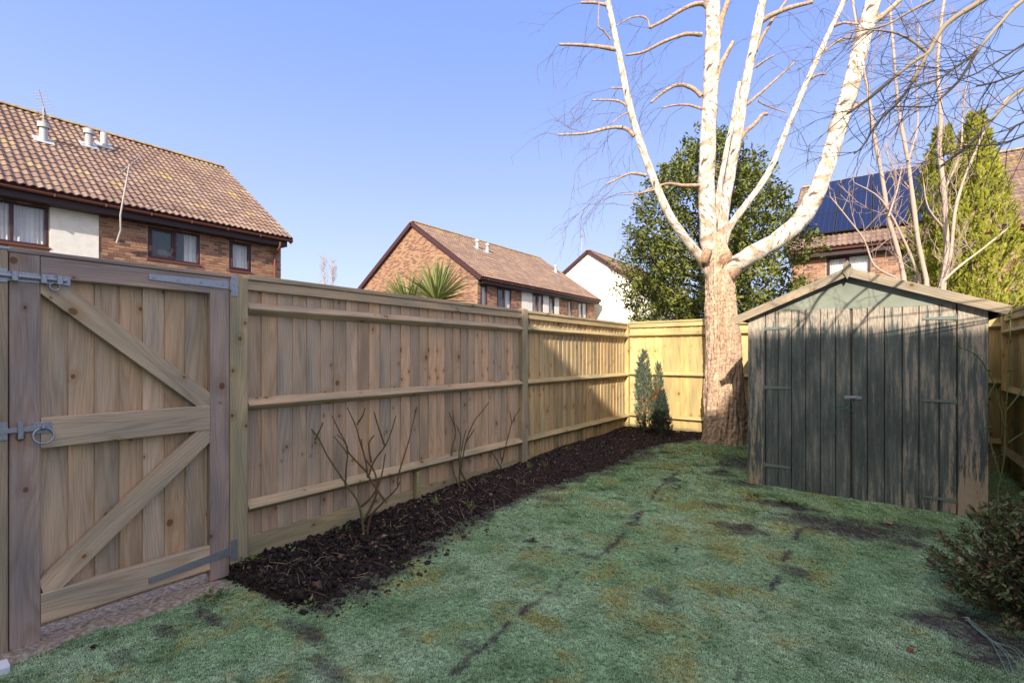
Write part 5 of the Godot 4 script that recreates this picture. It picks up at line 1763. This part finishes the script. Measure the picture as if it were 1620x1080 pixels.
	for hd in [[Vector3(0.0, 2.24, 0), 150, 0.86], [RGT * -0.55 + Vector3(0, 2.14, 0) + FWD * 0.3, 110, 0.74]]:
		for k in hd[1]:
			var m := MB.new()
			m.col = Color(0.16, 0.20, 0.075).lerp(Color(0.36, 0.38, 0.17), rng.randf())
			var d := rvec()
			d.y = absf(d.y) * 1.3 + rng.randf_range(-0.25, 0.5)
			d = d.normalized()
			var l: float = hd[2] * rng.randf_range(0.75, 1.08)
			var s := d.cross(Vector3.UP + rvec() * 0.2).normalized()
			var up := s.cross(d)
			var p: Vector3 = hd[0] + d * 0.04
			var w := [0.012, 0.022, 0.020, 0.010, 0.001]
			for q in 4:
				var f0 := q / 4.0
				var f1 := (q + 1) / 4.0
				var a := p + d * l * f0 + Vector3.DOWN * 0.12 * l * f0 * f0
				var bb := p + d * l * f1 + Vector3.DOWN * 0.12 * l * f1 * f1
				m.quad(a - s * w[q], a - up * w[q] * 0.4, bb - up * w[q + 1] * 0.4, bb - s * w[q + 1])
				m.quad(a - up * w[q] * 0.4, a + s * w[q], bb + s * w[q + 1], bb - up * w[q + 1] * 0.4)
			part(t5, "leaf", m.mesh(), M.leaf)
	# far bare poplars
	rng.seed = 78
	for e in [[512, 402, 0], [526, 408, 1]]:
		var d := 60.0
		var q := at(e[0], 562, d)
		q.y = 0.0
		var tp := thing("bare_poplar", "slender bare poplar far behind the fence, the taller of the pair" if e[2] == 0 else "slender bare poplar far behind the fence, the shorter of the pair", "tree", q, 0.0, "far bare poplars")
		var hgt: float = 1.33 + (562 - e[1]) * d / F
		var pm := MB.new()
		pm.col = Color(0.36, 0.30, 0.28)
		pm.tube(PackedVector3Array([Vector3.ZERO, Vector3(0, hgt, 0)]), PackedFloat32Array([0.2, 0.03]), 6)
		part(tp, "trunk", pm.mesh(), M.twig)
		var pt := MB.new()
		pt.col = Color(0.42, 0.36, 0.34)
		for k in 150:
			var y := rng.randf_range(2.5, hgt * 0.97)
			var a := rng.randf() * TAU
			var l: float = (hgt - y) * 0.22 + 0.5
			pt.tube(PackedVector3Array([Vector3(0, y, 0), Vector3(cos(a) * 0.35, y + l * 0.4, sin(a) * 0.35), Vector3(cos(a) * 0.55, y + l, sin(a) * 0.55)]), PackedFloat32Array([0.03, 0.02, 0.008]), 3)
		part(tp, "crown", pt.mesh(), M.twig)

# ---------- planting and small things ----------
func build_plants() -> void:
	# dwarf conifers in the corner
	var spots := [[1019, 686, 7.05, 1.16, 0.115, "slim blue green dwarf conifer, tallest of the three in the corner", Color(0.075, 0.120, 0.095), Color(0.15, 0.215, 0.165)], [1042, 687, 7.12, 0.98, 0.075, "slim dwarf conifer with brown dead foliage down one side", Color(0.08, 0.125, 0.085), Color(0.15, 0.21, 0.14)], [1047, 690, 6.75, 0.60, 0.125, "small dark cone shaped dwarf conifer, shortest of the three", Color(0.035, 0.055, 0.045), Color(0.075, 0.105, 0.08)]]
	for k in 3:
		var e = spots[k]
		var p := at(e[0], e[1], e[2])
		p.y = soil_h(p.x, p.z) - 0.01
		var t := thing("dwarf_conifer", e[5], "conifer", p, 0.0, "dwarf conifers in the fence corner")
		var h: float = e[3]
		var r: float = e[4]
		var tk := MB.new()
		tk.col = Color(0.14, 0.10, 0.08)
		tk.tube(PackedVector3Array([Vector3(0, -0.05, 0), Vector3(0, h * 0.9, 0)]), PackedFloat32Array([0.018, 0.004]), 6)
		part(t, "stem", tk.mesh(), M.twig)
		var prof := [[0.05, r * 0.7], [h * 0.25, r], [h * 0.55, r * 0.92], [h * 0.8, r * 0.55], [h, 0.004]] if k < 2 else [[0.03, r * 0.8], [h * 0.2, r], [h * 0.5, r * 0.68], [h * 0.8, r * 0.30], [h, 0.004]]
		var cr := conifer_crown(prof, 420 if k != 1 else 260, 20, 0.026, 0.0075, e[6], e[7], 80 + k, 0.055, Vector3.ZERO, 1.6)
		if k == 0:
			cr.add(conifer_crown([[0.5, r * 0.5], [h * 0.7, r * 0.5], [h * 0.93, 0.004]], 130, 20, 0.026, 0.0075, e[6], e[7], 85, 0.055, Vector3.ZERO, 1.6), Transform3D(Basis(), RGT * -0.055))
		part(t, "foliage", cr.mesh(), M.matte_leaf)
		if k == 1:
			part(t, "dead_foliage", conifer_crown([[0.06, r * 0.8], [h * 0.4, r * 0.9], [h * 0.62, 0.01]], 150, 16, 0.028, 0.008, Color(0.17, 0.075, 0.030), Color(0.36, 0.17, 0.07), 86, 0.055, Vector3.ZERO, 1.4).mesh(), M.matte_leaf, Transform3D(Basis(), RGT * -0.045 + FWD * -0.03))
	# bare roses: stems traced in the plane of each bush
	rng.seed = 91
	var roses := [
		["bare pruned rose bush with many green stems, nearest the gate post", [575, 860], [[[650, 650], [625, 480], [570, 390], [530, 330], [470, 240], [430, 160], [370, 85], [362, 72]], [[430, 160], [455, 110], [468, 78]], [[660, 640], [680, 530], [740, 460], [800, 400], [820, 362]], [[740, 460], [700, 410], [660, 350], [640, 320], [560, 240], [540, 190], [500, 150]], [[660, 350], [650, 270], [620, 170], [600, 100], [560, 15]], [[660, 350], [690, 270], [740, 200], [770, 130], [792, 55]], [[800, 400], [800, 350], [830, 240], [850, 170], [885, 18]], [[570, 390], [580, 290], [590, 190], [550, 110], [520, 45]], [[625, 490], [680, 440], [720, 360], [740, 240]], [[640, 560], [700, 430], [690, 330], [640, 260], [620, 170]], [[600, 100], [625, 60], [640, 20]], [[690, 270], [680, 180], [705, 140]], [[740, 200], [700, 80], [690, 40]], [[560, 240], [545, 215], [495, 155]]], 3.4],
		["bare rose bush with crossing brown stems, in middle of left bed", [740, 783], [[[1140, 435], [1100, 390], [1060, 280], [1065, 200], [1080, 130], [1040, 20]], [[1185, 425], [1120, 340], [1100, 250], [1110, 150], [1090, 90]], [[1110, 300], [1130, 180], [1170, 80], [1210, 30], [1240, -12]], [[1080, 130], [1065, 30]], [[1130, 180], [1175, 110]], [[1100, 390], [1105, 250], [1130, 120]]], 4.45],
		["bare thin rose with two forked stems beside second fence post", [793, 740], [[[1300, 300], [1270, 250], [1215, 170], [1190, 110], [1170, 15]], [[1300, 280], [1320, 200], [1350, 90], [1392, 18]], [[1350, 90], [1340, 28]], [[1215, 170], [1185, 85]], [[1300, 260], [1290, 200]]], 4.95]]
	for r in roses:
		var b := at(r[1][0], r[1][1], r[3])
		b.y = soil_h(b.x, b.z)
		var t := thing("rose_bush", r[0], "rose bush", b, 0.0, "bare rose bushes in the left bed")
		for e in r[2]:
			var pts := []
			for q in e: pts.append(at(360 + q[0] / 3.0, 640 + q[1] / 3.0, r[3]) - b)
			var off := rng.randf_range(-0.10, 0.10)
			for k in pts.size():
				var f := clampf(pts[k].y * 1.6, 0.0, 1.0)
				pts[k] += FWD * off * f
			var m := MB.new()
			m.col = Color(0.13, 0.135, 0.06).lerp(Color(0.13, 0.075, 0.05), rng.randf())
			var cv := curve(pts, 4)
			var thick := 0.0095 if e[0][1] > 420 else 0.0066
			m.tube(cv, taper(cv.size(), thick, 0.0034), 6, 1, 1, nz, 0.3, 40.0)
			for k in range(2, cv.size(), 3): # buds and thorns
				m.leaf(cv[k], (rvec() + Vector3.UP * 0.3).normalized(), rvec(), 0.014, 0.007)
			part(t, "stem", m.mesh(), M.twig)
	# evergreen shrub by the right edge
	var sb := Vector3(0.78, lawn_h(0.78, -3.6), -3.6)
	var sh := thing("evergreen_shrub", "low bushy evergreen shrub with small bronze tinged leaves beside the shed", "shrub", sb)
	rng.seed = 95
	var stems := MB.new()
	stems.col = Color(0.13, 0.085, 0.06)
	var lv := MB.new()
	for k in 430:
		var a := rng.randf() * TAU
		var f := sqrt(rng.randf())
		var tip := Vector3(cos(a) * f * 0.58, 0.0, sin(a) * f * 0.58)
		tip.y = 0.60 * sqrt(maxf(0.0, 1.0 - f * f * 0.97)) * (1.0 - 0.75 * pow(rng.randf(), 2.2)) + 0.03
		var cv := curve([Vector3(tip.x * 0.15, 0, tip.z * 0.15), Vector3(tip.x * 0.6, tip.y * 0.45, tip.z * 0.6), tip], 4)
		stems.tube(cv, taper(cv.size(), 0.005, 0.0016), 5)
		for j in 40:
			var s := 0.35 + 0.65 * pow(rng.randf(), 0.6)
			var i := mini(int(s * (cv.size() - 1)), cv.size() - 2)
			var p := cv[i].lerp(cv[i + 1], s * (cv.size() - 1) - i)
			var dir := (cv[i + 1] - cv[i]).normalized()
			lv.col = Color(0.055, 0.080, 0.030).lerp(Color(0.20, 0.24, 0.10), rng.randf())
			if rng.randf() < 0.22: lv.col = Color(0.24, 0.13, 0.075).lerp(Color(0.13, 0.08, 0.055), rng.randf())
			lv.leaf(p + rvec() * 0.012, (dir * 0.7 + rvec()).normalized(), (Vector3.UP + rvec() * 0.6).normalized(), rng.randf_range(0.024, 0.042), rng.randf_range(0.011, 0.018))
	part(sh, "stems", stems.mesh(), M.twig)
	part(sh, "foliage", lv.mesh(), M.leaf)
	# climbing stems between shed and right fence
	rng.seed = 97
	var cb := Vector3(0.90, lawn_h(0.9, -5.05), -5.05)
	var cl := thing("climbing_rose", "thin green climbing rose stems with few leaves between shed and right fence", "rose", cb)
	for e in [[[1582, 800], [1590, 720], [1592, 650], [1598, 570], [1600, 500], [1608, 440]], [[1590, 670], [1572, 605], [1545, 562], [1505, 545]], [[1592, 650], [1618, 615], [1640, 560]], [[1586, 760], [1568, 700], [1560, 640], [1580, 600]], [[1596, 700], [1625, 680]]]:
		var m := MB.new()
		m.col = Color(0.12, 0.16, 0.06)
		var pts := []
		for q in e: pts.append(at(q[0], q[1], 3.78) - cb)
		if e[0][1] == 800: pts.insert(0, Vector3.ZERO)
		var cv := curve(pts, 5)
		m.tube(cv, taper(cv.size(), 0.006, 0.0025), 6)
		part(cl, "stem", m.mesh(), M.twig)
		var fm := MB.new()
		for k in range(4, cv.size(), 3):
			for j in 3:
				fm.col = Color(0.045, 0.085, 0.025).lerp(Color(0.12, 0.17, 0.06), rng.randf())
				fm.leaf(cv[k], (rvec() + Vector3.DOWN * 0.2).normalized(), (Vector3.UP + rvec() * 0.5).normalized(), 0.032, 0.020)
		part(cl, "leaves", fm.mesh(), M.leaf)
	# bulb shoots
	rng.seed = 99
	for e in [[690, 803, "green bulb shoots beside fence cleat"], [742, 808, "tiny bulb shoot in front of crossing rose"], [863, 757, "largest clump of bulb shoots at lawn edge"], [838, 763, "small clump of bulb shoots beside larger clump"], [899, 737, "lone bulb shoots in smooth dark soil"]]:
		var p := on_ground(e[0], e[1])
		p.y = soil_h(p.x, p.z) - 0.005
		var t := thing("bulb_shoots", e[2], "shoots", p, 0.0, "bulb shoots in the left bed")
		for k in 9:
			var m := MB.new()
			m.col = Color(0.13, 0.20, 0.06).lerp(Color(0.28, 0.34, 0.13), rng.randf())
			var a := rng.randf() * TAU
			var o := Vector3(cos(a), 0, sin(a)) * rng.randf() * 0.03
			m.leaf(o, (Vector3.UP * 1.4 + Vector3(cos(a), 0, sin(a)) * 0.5).normalized(), Vector3(cos(a), 0.2, sin(a)), rng.randf_range(0.05, 0.11), 0.011)
			part(t, "leaf", m.mesh(), M.leaf)
	# weeds along the edges
	for e in [[395, 900, "round leaved weed against gate post foot"], [445, 868, "weed tuft in crumbly soil beside fence boards"], [540, 848, "leafy weed between rose stems and gravel board"], [462, 882, "small pale weed in turned soil"], [590, 880, "yellowing weed at foot of green rose"], [1262, 800, "low leafy weed under left shed door"], [1240, 796, "low weed at corner of left shed door"], [1195, 785, "small weed at foot of shed corner board"], [487, 965, "pale weed at tip of the turned soil"], [340, 948, "moss clump at end of concrete sill"]]:
		var p := on_ground(e[0], e[1])
		p.y = soil_h(p.x, p.z) if bed_in(p.x, p.z) > 0 else lawn_h(p.x, p.z)
		var t := thing("weed", e[2], "weed", p, 0.0, "weeds along bed and shed")
		var m := MB.new()
		var dense := 60 if e[1] < 810 or e[0] < 400 else 26
		for k in dense:
			m.col = Color(0.075, 0.125, 0.030).lerp(Color(0.20, 0.26, 0.08), rng.randf())
			var a := rng.randf() * TAU
			var r := rng.randf() * 0.075
			m.leaf(Vector3(cos(a) * r, rng.randf() * 0.028, sin(a) * r), (Vector3(cos(a), rng.randf_range(0.1, 0.9), sin(a))).normalized(), Vector3.UP, rng.randf_range(0.018, 0.04), rng.randf_range(0.010, 0.018))
		part(t, "leaves", m.mesh(), M.leaf)

func pebble(sd: int, s: Vector3, jag := 0.0) -> ArrayMesh:
	var m := MB.new()
	for j in 9:
		for i in 13:
			var a := TAU * i / 12
			var b := PI * j / 8 - PI / 2
			var d := Vector3(cos(a) * cos(b), sin(b), sin(a) * cos(b))
			var k := 1.0 + 0.45 * nz.get_noise_3d(d.x * 2.0 + sd * 7.0, d.y * 2.0, d.z * 2.0) + jag * nz.get_noise_3d(d.x * 4.5, d.y * 4.5 + sd * 3.0, d.z * 4.5)
			m.put(d * s * k, d, Vector2(a, b))
	for j in 8:
		for i in 12:
			var a := j * 13 + i
			m.ix.append_array(PackedInt32Array([a, a + 1, a + 13, a + 1, a + 14, a + 13]))
	return m.mesh()

func build_litter() -> void:
	rng.seed = 101
	# soil crumbs and clods in the bed
	var shapes := []
	for k in 3: shapes.append(pebble(k, Vector3(1, 0.7, 0.85), 1.1 if k == 0 else 0.4))
	for kind in 2:
		var buf := PackedFloat32Array()
		var count := 0
		for k in 80000 if kind == 0 else 2600:
			var x := rng.randf_range(-3.12, -1.5)
			var z := rng.randf_range(-7.1, -1.0)
			var i := bed_in(x, z)
			if i < 0.02 - 0.30 * pow(rng.randf(), 4.0): continue
			var near := smoothstep(-4.2, -1.8, z)
			if kind == 0 and rng.randf() > 0.25 + 0.75 * near: continue
			var s := 0.0035 + 0.0075 * pow(rng.randf(), 3.0) + (0.018 * pow(rng.randf(), 16.0) * near)
			if kind == 1: s = 0.0025 + 0.010 * pow(rng.randf(), 4.0)
			var b := Basis(rvec(), rng.randf() * TAU).scaled(Vector3(s * rng.randf_range(0.7, 1.5), s, s * rng.randf_range(0.7, 1.3)))
			var y := maxf(soil_h(x, z), lawn_h(x, z)) + s * 0.15
			var c := Color(0.026, 0.020, 0.020).lerp(Color(0.066, 0.050, 0.046), rng.randf())
			if rng.randf() < 0.10: c = Color(0.13, 0.09, 0.07).lerp(Color(0.20, 0.13, 0.09), rng.randf())
			if kind == 1: c = Color(0.36, 0.32, 0.28).lerp(Color(0.42, 0.24, 0.16), rng.randf() * 0.7)
			buf.append_array(PackedFloat32Array([b.x.x, b.y.x, b.z.x, x, b.x.y, b.y.y, b.z.y, y, b.x.z, b.y.z, b.z.z, z, c.r, c.g, c.b, 1.0]))
			count += 1
		var mm := MultiMesh.new()
		mm.transform_format = MultiMesh.TRANSFORM_3D
		mm.use_colors = true
		mm.mesh = shapes[kind]
		mm.instance_count = count
		mm.buffer = buf
		var mi := MultiMeshInstance3D.new()
		mi.name = "soil_crumbs" if kind == 0 else "gravel"
		mi.multimesh = mm
		mi.material_override = M.stone
		add_child(mi)
		tag(mi, "dark crumbly soil clods in the left bed" if kind == 0 else "pale small gravel scattered over the bed", "soil" if kind == 0 else "gravel", "", "stuff")
	# larger stones
	for e in [[591, 868, 0.022, Color(0.50, 0.30, 0.20), "orange tan stone at foot of green rose"], [608, 860, 0.026, Color(0.46, 0.31, 0.25), "larger pinkish stone at foot of green rose"], [776, 788, 0.018, Color(0.42, 0.41, 0.42), "grey stone in front of crossing rose"], [538, 890, 0.018, Color(0.30, 0.20, 0.15), "brown stone in turned soil"], [1072, 687, 0.035, Color(0.46, 0.40, 0.33), "pale flat stone behind the dwarf conifers"], [662, 800, 0.02, Color(0.30, 0.21, 0.18), "reddish stone by fence cleat"]]:
		var p := on_ground(e[0], e[1])
		p.y = (soil_h(p.x, p.z) if bed_in(p.x, p.z) > 0 else lawn_h(p.x, p.z)) + e[2] * 0.4
		var m := part(self, "stone", pebble(rng.randi() % 90, Vector3(1, 0.7, 0.85) * e[2]), M.stone.duplicate(), Transform3D(Basis(Vector3.UP, rng.randf() * TAU), p))
		m.material_override.albedo_color = e[3].linear_to_srgb()
		tag(m, e[4], "stone", "stones in the left bed")
	# fallen leaves and scraps
	for e in [[737, 852, 0.05, Color(0.14, 0.075, 0.06), "curled dark brown leaf on turf beside the bed"], [1410, 832, 0.045, Color(0.42, 0.25, 0.11), "tan fallen leaf in front of right shed door"], [1440, 1034, 0.03, Color(0.34, 0.09, 0.035), "reddish fallen leaf on turf in front of shrub"], [1072, 872, 0.035, Color(0.10, 0.07, 0.07), "dark leaf on mossy turf beside the long seam"], [298, 975, 0.03, Color(0.26, 0.14, 0.09), "brown leaf at edge of concrete sill"], [143, 1030, 0.035, Color(0.03, 0.025, 0.022), "black soil clod on turf before the gate"], [966, 876, 0.035, Color(0.20, 0.11, 0.08), "curled leaf lying on turf seam"], [843, 856, 0.03, Color(0.04, 0.03, 0.03), "black leaf scrap on turf beside the bed"], [1535, 985, 0.035, Color(0.55, 0.50, 0.44), "pale leaf by green twine"], [602, 1042, 0.012, Color(0.8, 0.8, 0.8), "tiny white scrap on turf"], [1018, 876, 0.012, Color(0.7, 0.7, 0.7), "tiny pale scrap on mossy turf"]]:
		var p := on_ground(e[0], e[1])
		p.y = lawn_h(p.x, p.z) + 0.012
		var m := MB.new()
		m.col = e[3]
		var a := rng.randf() * TAU
		var d := Vector3(cos(a), 0.1, sin(a)).normalized()
		for k in 5:
			var dd := d.rotated(Vector3.UP, (k - 2) * 0.55)
			m.leaf(Vector3.ZERO, (dd + Vector3.UP * rng.randf_range(-0.05, 0.4)).normalized(), Vector3.UP, e[2] * (1.0 - 0.15 * absf(k - 2)), e[2] * 0.42, 0.35)
		tag(part(self, "fallen_leaf" if e[2] > 0.02 else "litter_scrap", m.mesh(), M.matte_leaf, Transform3D(Basis(), p)), e[4], "leaf" if e[2] > 0.02 else "litter", "litter on the turf")
	# dead stalks in the soil
	var sm := MB.new()
	for k in 230:
		var z := rng.randf_range(-4.2, -1.15)
		var x := bed_edge(z) - rng.randf() * 0.6
		if bed_in(x, z) < -0.03 or x < -3.08: continue
		sm.col = Color(0.40, 0.31, 0.20).lerp(Color(0.16, 0.10, 0.07), rng.randf())
		var a := rng.randf() * TAU
		var l := rng.randf_range(0.03, 0.13)
		var p := Vector3(x, soil_h(x, z) + 0.008, z)
		var q := p + Vector3(cos(a) * l, 0.0, sin(a) * l)
		q.y = soil_h(q.x, q.z) + rng.randf_range(0.006, 0.03)
		sm.tube(PackedVector3Array([p, p.lerp(q, 0.5) + Vector3(0, rng.randf() * 0.015, 0), q]), PackedFloat32Array([0.002, 0.002, 0.0012]), 5)
	for k in 260:   # flakes of leaf among them
		var z := rng.randf_range(-7.0, -1.15)
		var x := bed_edge(z) - rng.randf() * 0.7
		if bed_in(x, z) < -0.03 or x < -3.08: continue
		sm.col = Color(0.26, 0.15, 0.10).lerp(Color(0.12, 0.07, 0.055), rng.randf())
		sm.leaf(Vector3(x, soil_h(x, z) + 0.012, z), (rvec() * Vector3(1, 0.3, 1)).normalized(), (Vector3.UP + rvec() * 0.5).normalized(), rng.randf_range(0.012, 0.035), rng.randf_range(0.008, 0.02))
	tag(part(self, "dead_stalks", sm.mesh(), M.twig), "dry broken stalks and leaf flakes strewn over the soil", "stalks", "", "stuff")
	# loose green twine by the shrub
	var tb := on_ground(1545, 1000)
	var tw := thing("garden_twine", "loose strands of pale green twine on turf below the shrub", "twine", tb)
	for k in 5:
		var m := MB.new()
		m.col = Color(0.24, 0.36, 0.31)
		var pts := []
		for e in [[1532, 985], [1560 + k * 3, 1012 + k * 2], [1585 + k * 6, 1045 - k * 3], [1600 + k * 9, 1085 - k * 6]]:
			var p := on_ground(e[0] + rng.randf_range(-4, 4), e[1])
			pts.append(Vector3(p.x, lawn_h(p.x, p.z) + 0.016 + rng.randf() * 0.012, p.z) - tb)
		var cv := curve(pts, 5)
		m.tube(cv, taper(cv.size(), 0.0013, 0.0013), 5)
		part(tw, "strand", m.mesh(), M.plain)
	# white painted block at the left foot of the frame
	var wb := on_ground(3, 1066)
	var bl := MB.new()
	bl.col = Color(0.72, 0.74, 0.80)
	bl.box(Vector3(-0.06, -0.02, -0.02), Vector3(0.02, 0.035, 0.09), 0.006)
	tag(part(self, "white_block", bl.mesh(), M.plain, Transform3D(Basis(), wb)), "small white block on ground at gate post foot", "block")

func _ready() -> void:
	nz.noise_type = FastNoiseLite.TYPE_SIMPLEX_SMOOTH
	nz.frequency = 1.0
	nz.fractal_octaves = 3
	nz.seed = 7
	set_view()
	var t0 := Time.get_ticks_msec()
	make_materials()
	print("materials ", Time.get_ticks_msec() - t0)
	build_ground()
	print("ground ", Time.get_ticks_msec() - t0)
	build_houses()
	print("houses ", Time.get_ticks_msec() - t0)
	build_fences()
	build_gate()
	build_shed()
	print("fences ", Time.get_ticks_msec() - t0)
	build_birch()
	build_trees()
	print("trees ", Time.get_ticks_msec() - t0)
	build_plants()
	build_litter()
	print("all ", Time.get_ticks_msec() - t0)
